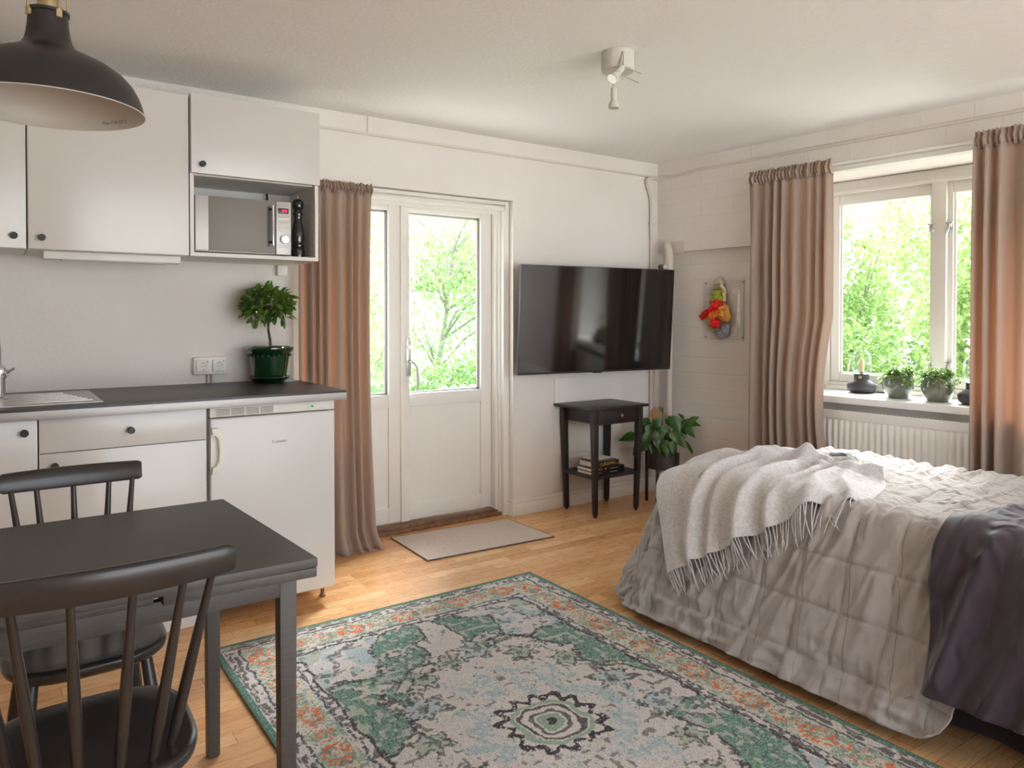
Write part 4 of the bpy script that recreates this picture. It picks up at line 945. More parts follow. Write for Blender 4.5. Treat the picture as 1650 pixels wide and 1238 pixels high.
# piped hem
path=[]
for k in range(200):
    path.append(quilt_fn(0,k/199)-T+Vector((-.001,0,.002)))
near=[quilt_fn(k/150*.62,0)-T+Vector((0,-.002,.001)) for k in range(150)]
m=MB(); m.tube(near[::-1]+path,.0042,6); m.build('piped_hem',MAT['quilt'],t)
m=MB(); ga,gb=.162,.152
for k in range(-4,7):
    a=BX0-.02+ga*k
    if qa0+.01<a<qa1-.02: m.tube([quilt_fn((a-qa0)/(qa1-qa0),j/260)-T+Vector((-.0030 if a<BX0 else 0,0,.0034 if a>=BX0 else .001)) for j in range(261)],.0010,4)
for k in range(1,10):
    b=qb0+.012+gb*k
    if b<qb1-.02: m.tube([quilt_fn(j/240,(b-qb0)/(qb1-qb0))-T+Vector((-.0030 if j/240*(qa1-qa0)+qa0<BX0 else 0,0,.0034 if j/240*(qa1-qa0)+qa0>=BX0 else .001)) for j in range(241)],.0010,4)
m.build('stitching',MAT['thread'],t)
# plum duvet lying over the quilt towards the picture edge
def plum(u,v):
    b1=1.025+.05*math.sin(u*5)+.035*noise.noise(Vector((u*5,1,1)))-.03*u
    a=BX0-.47+(BX1-.02-BX0+.47)*u; b=-.25+(b1+.25)*v
    side=max(0,min(1,(BX0+.03-a)/.2)); 
    p,n,d=drape(a,b,.050,phi=.30,r=.085,dmax=.47+.02*noise.noise(Vector((b*4,0,3))))
    k=a-BX0; w=noise.noise(Vector((a*2.5,b*2.5,85))); low=max(0,min(1,(d-.2)/.2))
    g1=max(0,ridged(b*5.5+k*2.0+w*.3,k*.7,21))**1.5; g2=max(0,ridged(b*10+k*3.6+w*.3,k*.9,25))**2; g3=max(0,ridged(b*16+k*5,k*1.6,27))**2
    dd=side*(.040*g1+.020*g2+.009*g3+.022*low)+(1-side)*(.022*ridged(a*3+2,b*5,33)+.008*noise.noise(Vector((a*12,b*12,30)))+.012*max(0,ridged(a*5+w*.4,b*8+a*3,88))**3)
    dd+=.002*noise.noise(Vector((a*22,b*22,40)))
    edge=max(0,1-abs(v-1)/.03); dd+=-.010*edge
    hem=max(0,1-abs(u)/.10); dd+=.006*hem*(1 if u>.065 else .55)
    q=p+n*dd; q.y-=.03*side*(1-v)*0
    return q
t=thing('duvet','plum coloured duvet hanging over the near part of the bed','duvet',(2.8,.5,BT)); T2=Vector((2.8,.5,BT))
m=MB(); m.grid(lambda u,v: plum(u,v)-T2,200,220); m.build('cover',MAT['purple'],t,angle=180,solidify=.012)
m=MB(); m.tube([plum(.10,k/120)-T2+Vector((-.004,0,.001)) for k in range(121)],.0022,5); m.build('hem_seam',MAT['skirt'],t)
# wool throw, quad in cloth coordinates
tA,tB,tC,tD=Vector((1.975,2.01)),Vector((2.43,1.36)),Vector((3.03,1.72)),Vector((3.24,2.30))
def throw_ab(u,v):
    # u: along fringe A->B, v: from the hanging fringe to the far fringe
    e0=tA.lerp(tB,u); e1=tD.lerp(tC,u); q=e0.lerp(e1,v)
    q=q+Vector((-.07,.08))*math.sin(PI*v)*(1-u)**2*1.2      # left edge bulges over the bed corner
    q=q+Vector((.07,-.04))*math.sin(PI*min(1,v*1.0))**2*u**3*.9
    return q
RIDGES=[(.07,.10,.35,.055,.022),(.19,.22,.25,.028,.050),(.285,.20,.10,.020,.024),(.44,.25,.05,.040,.052),(.60,.12,.15,.026,.034),(.74,-.05,.25,.040,.040),(.90,-.20,.15,.030,.026)]
ROLLS=[(.50,.10,.05,.045,.040,-.2,.75),(.66,-.16,.1,.028,.030,.25,1.2),(.80,.05,-.1,.030,.022,-.2,.6),(.34,.25,.0,.022,.020,.55,1.2)]
def throw_pt(u,v):
    q=throw_ab(u,v); a,b=q.x,q.y
    p,n,d=drape(a,b,.046,phi=.33,r=.12)
    hang=max(0,min(1,(BX0+.10-a)/.3)); w0=.05*noise.noise(Vector((u*3,v*3,50))); dd=0
    for u0,k1,k2,w,am in RIDGES:
        x=u+w0-(u0+k1*v+k2*v*v); dd+=am*math.exp(-(x/w)**2)*(1-.9*max(0,min(1,(v-.4)/.35)))
    for v0,k1,k2,w,am,ua,ub in ROLLS:
        x=v+.6*w0-(v0+k1*u+k2*u*u); e=max(0,min(1,(u-ua)/.12))*max(0,min(1,(ub-u)/.12)); dd+=am*e*math.exp(-(x/w)**2)
    dd+=.012*noise.noise(Vector((u*4,v*4,55)))+.006*noise.noise(Vector((u*11,v*9,56)))+.0025*noise.noise(Vector((u*34,v*30,57)))
    ed=max(0,1-min(u,1-u,v,1-v)/.06); dd=max(dd,-.008)-.018*ed*(u>.5 or v>.5)
    return p+n*(dd+.004),n
t=thing('throw_blanket','pale grey wool throw with fringes across the foot of the bed','blanket',(2.7,2.0,BT)); T3=Vector((2.7,2.0,BT))
m=MB(); m.grid(lambda u,v: throw_pt(u,v)[0]-T3,200,240); m.build('cloth',MAT['throw'],t,angle=180,solidify=.007)
def fringe(vedge,sg,L0,n,seed,name):
    rng=random.Random(seed); m=MB()
    for k in range(n):
        u=(k+.5+rng.uniform(-.25,.25))/n; p0,nn=throw_pt(u,vedge)
        q0=throw_ab(u,vedge); q1=throw_ab(u,vedge-sg*.03); dr=(q0-q1)*(1 if True else 1); dr=(q0-q1).normalized()
        L=L0*rng.uniform(.75,1.1); pts=[]; sw=rng.uniform(-.35,.35)
        for j in range(6):
            s=L*j/5; qq=q0+dr*s+Vector((-dr.y,dr.x))*sw*s*(j/5)
            pp,n2,_=drape(qq.x,qq.y,.046,phi=.33,r=.12)
            base,_=throw_pt(u,vedge); pb,_,_=drape(q0.x,q0.y,.046,phi=.33,r=.12); lift=(base-pb)
            w=Vector((noise.noise(Vector((k*3.1,j*.6,seed))),noise.noise(Vector((k*1.7,j*.6,seed+9))),0))*.006*j/5
            pts.append(pp+lift*(1-.75*j/5)+n2*(-.010*j/5)+w-T3)
        m.tube(pts,[.0022,.0024,.0023,.0022,.0022,.0012],5)
    m.build(name,MAT['throw'],t)
fringe(0.0,-1,.095,74,61,'fringe'); fringe(1.0,1,.07,60,62,'fringe')
# turned corner with woven tag
c0=throw_pt(.74,.985)[0]-T3
m=MB()
def flap(u,v):
    a=throw_pt(.60+.34*u,.80+.17*v)[0]-T3
    return a+Vector((-.02*u,.0,.018+.022*math.sin(PI*v)*(.4+.6*u)+.004*noise.noise(Vector((u*6,v*6,70)))))
m.grid(flap,26,26); m.build('turned_corner',MAT['throw'],t,angle=180,solidify=.006)
m=MB()
def tagp(u,v): 
    p=Vector(flap(.30+.42*u,.16+.20*v)); return p+Vector((-.0,0,.006))
m.grid(tagp,14,8); m.build('woven_tag',MAT['tag_dark'],t,angle=180,solidify=.002)
# ------------------------------------------------------------------ rug
RX0,RX1,RY0,RY1=.650,2.082,.655,2.828
def value_noise(X,Y,sc,seed):
    rs=np.random.RandomState(seed); g=rs.rand(128,128); x=X*sc; y=Y*sc; xi=np.floor(x).astype(int); yi=np.floor(y).astype(int); fx_=x-xi; fy_=y-yi
    fx_=fx_*fx_*(3-2*fx_); fy_=fy_*fy_*(3-2*fy_); xi%=128; yi%=128; x1=(xi+1)%128; y1=(yi+1)%128
    return (g[xi,yi]*(1-fx_)+g[x1,yi]*fx_)*(1-fy_)+(g[xi,y1]*(1-fx_)+g[x1,y1]*fx_)*fy_
def rug_colors(X,Y):
    W,L=RX1-RX0,RY1-RY0; x=X-RX0; y=Y-RY0; rs=np.random.RandomState(5)
    def C(*c): return np.array(lin(c)[:3])
    out=np.zeros(X.shape+(3,))
    n1=value_noise(x,y,9,1); n2=value_noise(x,y,22,2); n3=value_noise(x,y,55,3); n4=value_noise(x,y,120,4); sp=rs.rand(*X.shape)
    fb=.5*n2+.3*n3+.2*n4
    wx=x+.018*(n2-.5)+.012*(n3-.5); wy=y+.018*(value_noise(x,y,22,12)-.5)+.012*(value_noise(x,y,55,13)-.5)
    d=np.minimum(np.minimum(x,W-x),np.minimum(y,L-y)); dw=np.minimum(np.minimum(wx,W-wx),np.minimum(wy,L-wy))
    green,teal,pale,grey,blue,dark,orange,cream,sage,navy=C(96,142,130),C(80,128,120),C(222,215,212),C(196,191,188),C(168,194,200),C(66,58,64),C(234,122,66),C(220,214,198),C(152,180,160),C(62,66,92)
    def put(mask,col,w=1.0):
        m_=np.clip(mask,0,1)[...,None]*w; out[:]=out*(1-m_)+col*m_
    st=lambda v,a,b: np.clip((v-a)/(b-a),0,1)
    # field
    out[:]=green; put(st(n2,.45,.6),teal,.6); put((sp<.22)*1.,sage,.8); put((sp>.88)*1.,cream,.6); put((n3>.66)*1.,pale,.6); put((np.abs(n2-.5)<.02)*(n4>.4)*1.,dark,.55); put((n4>.86)*1.,navy,.5)
    # floral sprays scattered over the green
    fl=np.zeros(X.shape); 
    for k in range(46):
        cx_,cy_=rs.uniform(.24,W-.24),rs.uniform(.24,L-.24); rx_,ry_=rs.uniform(.03,.055),rs.uniform(.025,.045); an=np.arctan2(wy-cy_,wx-cx_); rr=np.hypot((wx-cx_)/rx_,(wy-cy_)/ry_)*(1+.28*np.cos(5*an+k))
        put((rr<1)*(fb>.36)*1.,pale,.85); put((np.abs(rr-1.02)<.17)*(n4>.42)*1.,dark,.75); put((rr<.38)*1.,sage if k%2 else dark,.7)
    # medallion
    mx_,my_=(wx-W/2)/.53,(wy-L/2)/.80; th=np.arctan2(my_,mx_); r=np.hypot(mx_,my_)
    lob=.80+.10*np.cos(8*th)+.07*np.cos(4*th)+.05*np.cos(12*th+.5)+.20*(n1-.5)+.10*(n2-.5)
    ins=(r<lob); put(ins*1.,pale); put(ins*(sp<.22)*1.,grey,.7); put((np.abs(r-lob)<.022+.02*(n3-.5))*(n4>.34)*1.,dark,.85)
    # inner blue cloud
    lob2=.50+.09*np.cos(8*th+.4)+.26*(n2-.5)+.16*(n3-.5); ib=(r<lob2); put(ib*(fb>.47)*1.,blue,.75); put(ib*(n3>.60)*1.,pale,.8); put(ib*(n4>.84)*1.,teal,.5)
    for k in range(16):
        an=2*np.pi*(k+.5)/16; q=.64+.04*(k%2); cx_,cy_=W/2+.53*q*np.cos(an),L/2+.80*q*np.sin(an); a2=np.arctan2(wy-cy_,wx-cx_); rr=np.hypot(wx-cx_,wy-cy_)/(.046+.014*(k%3==0))*(1+.25*np.cos(6*a2))
        put((rr<1)*ins*1.,sage if k%3 else blue,.6); put((np.abs(rr-1)<.2)*ins*(n4>.4)*1.,dark,.75); put((rr<.35)*ins*1.,dark,.6)
    put(ins*(n3<.2)*(n2<.5)*1.,dark,.65); put((np.abs(r-.66-.05*np.cos(16*th)-.12*(n1-.5))<.012)*(n4>.4)*1.,dark,.7)
    # central rosette of nested rounded squares
    a=np.abs(wx-W/2); b=np.abs(wy-L/2); q=(a**3.2+b**3.2)**(1/3.2); ang=np.arctan2(wy-L/2,wx-W/2)
    put((q<.150)*1.,pale); put((np.abs(q-.136-.014*np.cos(14*ang))<.013)*(n4>.22)*1.,dark); put((np.abs(q-.104)<.009)*1.,sage,.9); put((np.abs(q-.083)<.006)*1.,dark,.9); put((q<.072)*1.,pale); put((np.abs(q-.051)<.006)*1.,dark,.85); put((q<.036)*1.,sage); put((q<.014)*1.,dark)
    # corner spandrels
    xi=np.minimum(wx,W-wx)-.225; yi=np.minimum(wy,L-wy)-.225; u=xi/.36; v=yi/.40; an=np.arctan2(v,u); rr=np.hypot(u,v); lb=.86+.13*np.cos(7*an)+.26*(n1-.5)+.1*(n2-.5)
    co=(rr<lb)*(xi>-.03)*(yi>-.03); put(co*1.,pale); put(co*(n2>.52)*1.,blue,.75); put(co*(sp<.2)*1.,grey,.7); put((np.abs(rr-lb)<.03)*(n4>.36)*(xi>-.03)*(yi>-.03)*1.,dark,.85); put(co*(np.abs(rr-.45-.1*np.cos(5*an))<.035)*(n4>.35)*1.,dark,.7); put(co*(n3>.74)*1.,dark,.6); put(co*(rr<.25)*1.,sage,.5)
    # border bands from inside out
    bd=d<.232; put(bd*1.,pale); put(bd*(n3>.55)*1.,grey,.8); put((np.abs(dw-.226)<.0065)*(n4>.22)*1.,dark,.95); put((np.abs(dw-.196)<.0055)*(n4>.3)*1.,navy,.9); put((np.abs(dw-.211)<.008)*(n3>.52)*1.,dark,.75)
    b2=d<.188; put(b2*1.,cream); put(b2*(n2>.50)*1.,sage,.75); put(b2*(n3>.60)*1.,pale,.8); put(b2*(n4>.72)*1.,green,.75); put(b2*(n4<.16)*1.,dark,.55); put(b2*(sp<.12)*1.,cream,.8)
    per=np.where(np.minimum(x,W-x)<np.minimum(y,L-y),y,x+.11); ph=(per/.235)%1.0; ca=(ph-.5)*.235; cd=d-.128; rr=np.hypot(ca/.062,cd/.046)
    put(b2*(rr<1)*(n4>.46)*1.,orange,.9); put(b2*(rr<1)*(n3>.66)*1.,teal,.6); put(b2*(rr<.35)*(n4>.5)*1.,cream,.8)
    ph2=((per+.118)/.235)%1.0; ca2=(ph2-.5)*.235; r2=np.hypot(ca2/.05,(d-.125)/.04); put(b2*(r2<1)*(n4>.66)*1.,orange,.85); put(b2*(r2<1)*(n4<.35)*1.,green,.6)
    b3=d<.072; put(b3*1.,pale); put(b3*(n3>.5)*1.,grey,.8); put((np.abs(dw-.068)<.005)*(n4>.25)*1.,navy,.9); put((np.abs(dw-.046)<.009)*(n3>.45)*1.,dark,.8); put((np.abs(dw-.028)<.005)*(n4>.3)*1.,dark,.8)
    b4=d<.020; put(b4*1.,teal); put(b4*(sp<.25)*1.,sage,.7)
    # speckle of the worn pile
    put((rs.rand(*X.shape)<.07)*1.,dark,.35); put((rs.rand(*X.shape)<.09)*1.,cream,.45)
    return out
NX,NY=470,690
xs=np.linspace(RX0,RX1,NX); ys=np.linspace(RY0,RY1,NY); XX,YY=np.meshgrid(xs,ys,indexing='ij')
hz=.0095+.0008*np.random.RandomState(3).rand(NX,NY)
hz[0,:]=hz[-1,:]=.002; hz[:,0]=hz[:,-1]=.002
co=np.stack([XX,YY,hz],-1).reshape(-1,3).astype(np.float32)
I=np.arange(NX*NY).reshape(NX,NY); Fq=np.stack([I[:-1,:-1],I[1:,:-1],I[1:,1:],I[:-1,1:]],-1).reshape(-1,4).astype(np.int32)
me=bpy.data.meshes.new('pile'); me.vertices.add(NX*NY); me.vertices.foreach_set('co',co.ravel()); me.loops.add(Fq.size); me.loops.foreach_set('vertex_index',Fq.ravel())
me.polygons.add(len(Fq)); me.polygons.foreach_set('loop_start',np.arange(0,Fq.size,4,dtype=np.int32)); me.polygons.foreach_set('loop_total',np.full(len(Fq),4,np.int32)); me.update(calc_edges=True)
ca=me.color_attributes.new('Col','FLOAT_COLOR','POINT'); rgba=np.ones((NX*NY,4),np.float32); rgba[:,:3]=rug_colors(XX,YY).reshape(-1,3); ca.data.foreach_set('color',rgba.ravel())
me.materials.append(MAT['rug'])
t=thing('rug','green and greige patterned rug with orange flowers in its border','rug',(0,0,0)); o=bpy.data.objects.new('pile',me); COL.objects.link(o); o.parent=t
m=MB(); m.tube([(RX0,RY0,.0055),(RX1,RY0,.0055),(RX1,RY1,.0055),(RX0,RY1,.0055)],.005,8,False,True); m.build('binding',MAT['rug_edge'],t)
# door mat
q=[(1.791,3.715),(1.772,3.262),(2.538,3.220),(2.531,3.668)]
t=thing('door_mat','thin greige mat lying before the garden door','mat',(2.15,3.47,0))
m=MB(); m.prism([(x-2.15,y-3.47) for x,y in q],.001,.0065,.001); m.build('woven_field',MAT['mat'],t)
m=MB(); m.tube([(x-2.15,y-3.47,.004) for x,y in q],.0038,8,False,True); m.build('edge_binding',MAT['mat_edge'],t)
# ------------------------------------------------------------------ dining table
TZ=.700
t=thing('dining_table','black stained draw-leaf dining table between the two chairs','table',(.1,1.88,0)); ox,oy=.1,1.88
P=lambda L: [(x-ox,y-oy) for x,y in L]
m=MB(); m.prism(P([(-.46,1.560),(.574,1.549),(.539,2.206),(-.46,2.215)]),TZ-.020,TZ,.0025); m.build('tabletop',MAT['blackwood'],t)
m=MB(); m.prism(P([(.27,1.562),(.573,1.552),(.540,2.200),(.25,2.206)]),TZ-.042,TZ-.0215,.002); m.build('draw_leaf',MAT['blackwood'],t)
m=MB(); m.prism(P([(-.458,1.568),(-.05,1.564),(-.05,2.205),(-.458,2.208)]),TZ-.042,TZ-.0215,.002); m.build('draw_leaf',MAT['blackwood'],t)
m=MB(); m.prism(P([(-.03,1.580),(.255,1.577),(.245,2.19),(-.03,2.195)]),TZ-.040,TZ-.022,.001); 
for a,b in (((-.40,1.612),(.52,1.604)),((-.40,2.165),(.492,2.158))):
    m.hexa([(a[0]-ox,a[1]-.010-oy,TZ-.086),(b[0]-ox,b[1]-.010-oy,TZ-.086),(b[0]-ox,b[1]+.010-oy,TZ-.086),(a[0]-ox,a[1]+.010-oy,TZ-.086)],[(a[0]-ox,a[1]-.010-oy,TZ-.043),(b[0]-ox,b[1]-.010-oy,TZ-.043),(b[0]-ox,b[1]+.010-oy,TZ-.043),(a[0]-ox,a[1]+.010-oy,TZ-.043)],.001)
for a,b in (((.526,1.63),(.498,2.14)),((-.40,1.63),(-.40,2.14))):
    m.hexa([(a[0]-.010-ox,a[1]-oy,TZ-.086),(a[0]+.010-ox,a[1]-oy,TZ-.086),(b[0]+.010-ox,b[1]-oy,TZ-.086),(b[0]-.010-ox,b[1]-oy,TZ-.086)],[(a[0]-.010-ox,a[1]-oy,TZ-.043),(a[0]+.010-ox,a[1]-oy,TZ-.043),(b[0]+.010-ox,b[1]-oy,TZ-.043),(b[0]-.010-ox,b[1]-oy,TZ-.043)],.001)
m.build('apron',MAT['blackwood'],t)
for x,y in ((.524,1.611),(.496,2.156),(-.40,1.612),(-.40,2.163)):
    m=MB(); h=.0185; k=.016
    m.hexa([(x-k-ox,y-k-oy,.004),(x+k-ox,y-k-oy,.004),(x+k-ox,y+k-oy,.004),(x-k-ox,y+k-oy,.004)],[(x-h-ox,y-h-oy,TZ-.043),(x+h-ox,y-h-oy,TZ-.043),(x+h-ox,y+h-oy,TZ-.043),(x-h-ox,y+h-oy,TZ-.043)],.002)
    lo=m.build('leg',MAT['blackwood'],t); m=MB(); m.box(x-.012-ox,x+.012-ox,y-.012-oy,y+.012-oy,0,.0045); m.build('glide',MAT['rubber'],lo)
# ------------------------------------------------------------------ chairs (local: sitter faces +y)
def chair(label,loc,rotz,ns,hw,top,seat_hw,sd=.185,rail_h=.054,lean=.085,cv=.03):
    t=thing('dining_chair',label,'chair',loc,rotz,'black spindle-back chairs at the dining table')
    SZ_=.418
    def seat(u,v):
        a=2*PI*u; c,s_=math.cos(a),math.sin(a); ex=.62
        x=seat_hw*math.copysign(abs(c)**ex,c)*(1-.06*(s_<0)*abs(s_)); y=sd*math.copysign(abs(s_)**ex,s_)
        prof=[(0,0.0,-.006),(.35,0,-.005),(.7,0,-.001),(.92,0,.0025),(.985,0,.0),(1.0,0,-.008),(.985,0,-.020),(.93,0,-.030),(.6,0,-.032),(0,0,-.032)]
        k=int(round(v*(len(prof)-1))); r,_,z=prof[k]; return (x*r,y*r,SZ_+z)
    m=MB(); m.grid(seat,72,10,True); m.build('seat',MAT['chairwood'],t,angle=70)
    bc=lambda q: (-.105*0+ -(sd-.035)+ .055*(q*q))       # y of spindle foot for q in -1..1
    tc=lambda q: (-(sd-.035)-lean+cv*(q*q))
    fw=hw*.62
    for i in range(ns):
        q=-1+2*i/(ns-1); qx=math.sin(q*1.18)/math.sin(1.18)
        b=Vector((qx*fw*.93,bc(q),SZ_-.004)); a=Vector((qx*hw*.845,tc(q),top-rail_h+.006))
        pth=[b+(a-b)*(k/8) for k in range(9)]; rr=[.0085,.0098,.0105,.0105,.010,.0092,.0082,.0072,.0066]
        m=MB(); m.tube(pth,rr,12); m.build('spindle',MAT['chairwood'],t)
    n=40; vs=[]; fs=[]
    sec=[(-.008,0),(-.010,.12),(-.0105,.5),(-.0095,.88),(-.004,1.0),(.004,1.0),(.0095,.9),(.0105,.5),(.010,.12),(.008,0)]
    for i in range(n+1):
        q=-1+2*i/n; x=hw*q; y=tc(q*.92); e=min(1,(1-abs(q))/.06); k=.80+.20*math.sin(PI/2*e); ry=lean/(top-SZ_)
        hh=rail_h*(.92+.08*(1-q*q))*k; zc=top-rail_h/2
        dydx=2*cv*q*.92*.92/hw; nn=Vector((-dydx,1,0)).normalized()
        for (o_,f) in sec:
            z=zc+(f-.5)*hh; vs.append((x+nn.x*o_,y+nn.y*o_-(z-(top-rail_h))*ry,z))
    ms=len(sec)
    for i in range(n):
        for k in range(ms): fs.append((i*ms+k,i*ms+(k+1)%ms,(i+1)*ms+(k+1)%ms,(i+1)*ms+k))
    fs+= [tuple(range(ms)),tuple(n*ms+k for k in range(ms-1,-1,-1))]
    m=MB(); m.add(vs,fs,True); m.build('top_rail',MAT['chairwood'],t,angle=60)
    for sx in (-1,1):
        for sy in (-1,1):
            a=Vector((sx*seat_hw*.66,sy*sd*.66,SZ_-.03)); b=Vector((sx*seat_hw*.92,sy*sd*1.05,0)); pth=[b+(a-b)*(k/6) for k in range(7)]
            m=MB(); m.tube(pth,[.0115,.0125,.0145,.0165,.0165,.0150,.0135],12); m.build('leg',MAT['chairwood'],t)
    for sx in (-1,1):
        m=MB(); f=.42; A=[Vector((sx*seat_hw*.92,sy*sd*1.05,0)).lerp(Vector((sx*seat_hw*.66,sy*sd*.66,SZ_-.03)),f) for sy in (-1,1)]; m.tube([A[0],A[0].lerp(A[1],.5),A[1]],[.008,.011,.008],10); m.build('stretcher',MAT['chairwood'],t)
    m=MB(); f=.42; c=[Vector((sx*seat_hw*.81,0,(SZ_-.03)*f)) for sx in (-1,1)]; m.tube([c[0],c[1]],.009,10); m.build('stretcher',MAT['chairwood'],t)
    return t
CH=chair('black spindle-back chair nearest the viewer, its back towards the viewer',(.150,1.605,0),math.radians(-1),6,.212,.812,.180,.19,.056,.075,.036)
CF=chair('black spindle-back chair across the table, pushed against the kitchen side',(.187,2.135,0),math.radians(181),5,.170,.808,.178,.19,.054,.075,.016)
# ------------------------------------------------------------------ garden
g=MB(); g.box(-12,30,6.0,40,-.25,-.15); g.box(9.5,30,-30,6.0,-.25,-.15); o=g.build('lawn',MAT['lawn']); tag(o,'pale green lawn beyond the paving','lawn',kind=ST)
g=MB(); g.box(-12,9.5,4.02,6.0,-.25,-.15); g.box(4.75,9.5,-30,4.02,-.25,-.15); g.box(-12,4.75,-30,-2.26,-.25,-.15); o=g.build('paving',MAT['paving']); tag(o,'pale paving added around the house to bounce daylight indoors','paving',kind=ST)  # pale ground added to bounce daylight up to the ceiling
def bush(name,label,cat,loc,rx,ry,rz,n,mat,seed,L=.075,trunk=True,group=None,blossom=0,hollow=.45):
    rng=random.Random(seed); t=thing(name,label,cat,loc,0,group); m=MB()
    for k in range(n):
        th=rng.random()*2*PI; cz=rng.uniform(-1,1); rr=hollow+(1-hollow)*rng.random()**.6; q=math.sqrt(1-cz*cz)
        w=1+.28*noise.noise(Vector((math.cos(th)*q*2+seed,math.sin(th)*q*2,cz*2)))
        p=Vector((math.cos(th)*q*rx*rr*w,math.sin(th)*q*ry*rr*w,rz+cz*rz*rr*w)); 
        if p.z<.02: continue
        leaf_blade(m,p,(rng.uniform(-1,1),rng.uniform(-1,1),rng.uniform(-.9,.5)),(rng.uniform(-.5,.5),rng.uniform(-.5,.5),1),L*rng.uniform(.7,1.25),L*rng.uniform(.45,.62),.2,.25,2)
    m.build('foliage',mat,t)
    if trunk:
        b=MB()
        for k in range(9):
            a=rng.random()*2*PI; e=Vector((math.cos(a)*rx*.7,math.sin(a)*ry*.7,rz*rng.uniform(.9,1.7))); s=Vector((math.cos(a)*.08,math.sin(a)*.08,0))
            b.tube([s,s.lerp(e,.4)+Vector((rng.uniform(-.1,.1),rng.uniform(-.1,.1),.1)),s.lerp(e,.75)+Vector((rng.uniform(-.1,.1),0,0)),e],[.03,.022,.014,.006],6)
        b.build('branches',MAT['outgrey'],t)
    if blossom:
        f=MB()
        for k in range(blossom):
            th=rng.random()*2*PI; cz=rng.uniform(-.8,1); q=math.sqrt(1-cz*cz); p=Vector((math.cos(th)*q*rx,math.sin(th)*q*ry,rz+cz*rz))*1.0
            for j in range(26):
                o_=Vector((rng.gauss(0,.045),rng.gauss(0,.045),rng.gauss(0,.06))); leaf_blade(f,p+o_,(rng.uniform(-1,1),rng.uniform(-1,1),rng.uniform(-1,1)),(0,.3,1),.05,.042,.2,.1,2)
        f.build('blossom',MAT['blossom'],t)
    return t
def bw(u,o): p=WB(u,o,-.15); return p
bush('flowering_bush','large white flowering bush filling the left part of the window','bush',bw(-.55,3.4),.95,.7,1.28,7500,MAT['outleaf'],31,.085,blossom=80,hollow=.3)
bush('flowering_bush','tall leafy bush behind the window post','bush',bw(1.15,3.0),.72,.6,1.25,6500,MAT['outleaf'],32,.085,blossom=45,hollow=.3)
bush('garden_bush','dense green bush low behind the window panes','bush',bw(.35,2.0),.75,.42,.66,3500,MAT['outleaf3'],33,.07,blossom=0)
bush('garden_bush','deep green bush at the back of the window view','bush',bw(-.9,7.2),2.6,1.2,1.62,9500,MAT['outleaf'],34,.11,blossom=60,hollow=.3)
bush('garden_bush','leafy bush seen in the right window sash beside the right curtain','bush',bw(2.6,3.6),.7,.7,1.2,4500,MAT['outleaf'],35,.085,blossom=30)
# seen through the door
bush('garden_bush','bright green bush behind the white picket fence','bush',(4.05,6.3,-.15),.95,.6,.52,5500,MAT['doorleaf'],41,.06)
bush('garden_bush','small pale bush beside the left door pane','bush',(3.2,11.5,-.15),.8,.7,.75,3000,MAT['doorleaf2'],42,.07)
bush('garden_bush','tall pale bush right of the garden tree','bush',(6.6,9.0,-.15),.8,.8,1.05,4200,MAT['doorleaf2'],43,.08)
bush('garden_bush','green shrub showing above the white garage','bush',(9.9,16.6,-.15),1.7,1.3,1.75,5000,MAT['doorleaf'],44,.15)
def tree(label,loc,h,seed,lean,crown,mat):
    rng=random.Random(seed); t=thing('garden_tree',label,'tree',loc); b=MB(); lf=MB()
    base=Vector((0,0,0)); pts=[base+Vector((lean[0]*k/6+.08*noise.noise(Vector((k*.7,seed,0))),lean[1]*k/6,h*.8*k/6)) for k in range(7)]
    b.tube(pts,[.05-.006*k for k in range(7)],8); ends=[]
    for k in range(16):
        s=pts[2+k%5]; a=rng.random()*2*PI; e=s+Vector((math.cos(a)*crown*rng.uniform(.5,1),math.sin(a)*crown*rng.uniform(.5,1),h*rng.uniform(.1,.32))); mid=s.lerp(e,.5)+Vector((rng.uniform(-.1,.1),rng.uniform(-.1,.1),.08)); b.tube([s,mid,e],[.02,.013,.005],6); ends+= [mid,e,mid.lerp(e,.5)]
    for p in ends:
        for j in range(60): leaf_blade(lf,p+Vector((rng.gauss(0,.2),rng.gauss(0,.2),rng.gauss(0,.16))),(rng.uniform(-1,1),rng.uniform(-1,1),rng.uniform(-1,.4)),(rng.uniform(-.5,.5),0,1),.075,.04,.2,.2,2)
    b.build('trunk',MAT['outgrey'],t); lf.build('crown',mat,t)
tree('slim garden tree with bare grey branches seen in the right door pane',(4.35,7.9,-.15),2.7,51,(.35,.1),.8,MAT['doorleaf2'])
tree('slim leaning tree seen in the left door pane',(2.75,6.2,-.15),2.5,52,(-.25,.2),.55,MAT['doorleaf2'])
t=thing('garden_fence','low white picket fence with rounded tops outside the garden door','fence',(2.98,5.2,-.15))
for k in range(26):
    m=MB(); x=.088*k; w=.034; poly=[(x-w,.0),(x+w,.0),(x+w,.78)]+[(x+w*math.cos(a),.78+w*math.sin(a)) for a in [PI*j/10 for j in range(1,10)]]+[(x-w,.78)]
    m.prism(poly,-.010,.010,0,Matrix.Rotation(PI/2,4,'X')); m.build('picket',MAT['outwhite'],t)
m=MB(); m.box(-.05,2.3,.012,.035,.18,.24); m.box(-.05,2.3,.012,.035,.58,.64); m.build('rail',MAT['outwhite'],t)
t=thing('garden_garage','low white garage beyond the garden tree','garage',(8.2,13,-.15))
m=MB(); m.box(-1.6,2.6,0,.9,0,1.75); m.build('wall',MAT['outwhite'],t); m=MB(); m.box(-1.75,2.75,-.15,1.0,1.751,1.84,.01); m.build('roof',MAT['outwhite'],t); m=MB(); m.box(-.9,.9,-.02,.001,.05,1.5); m.build('door',MAT['outwhite'],t)
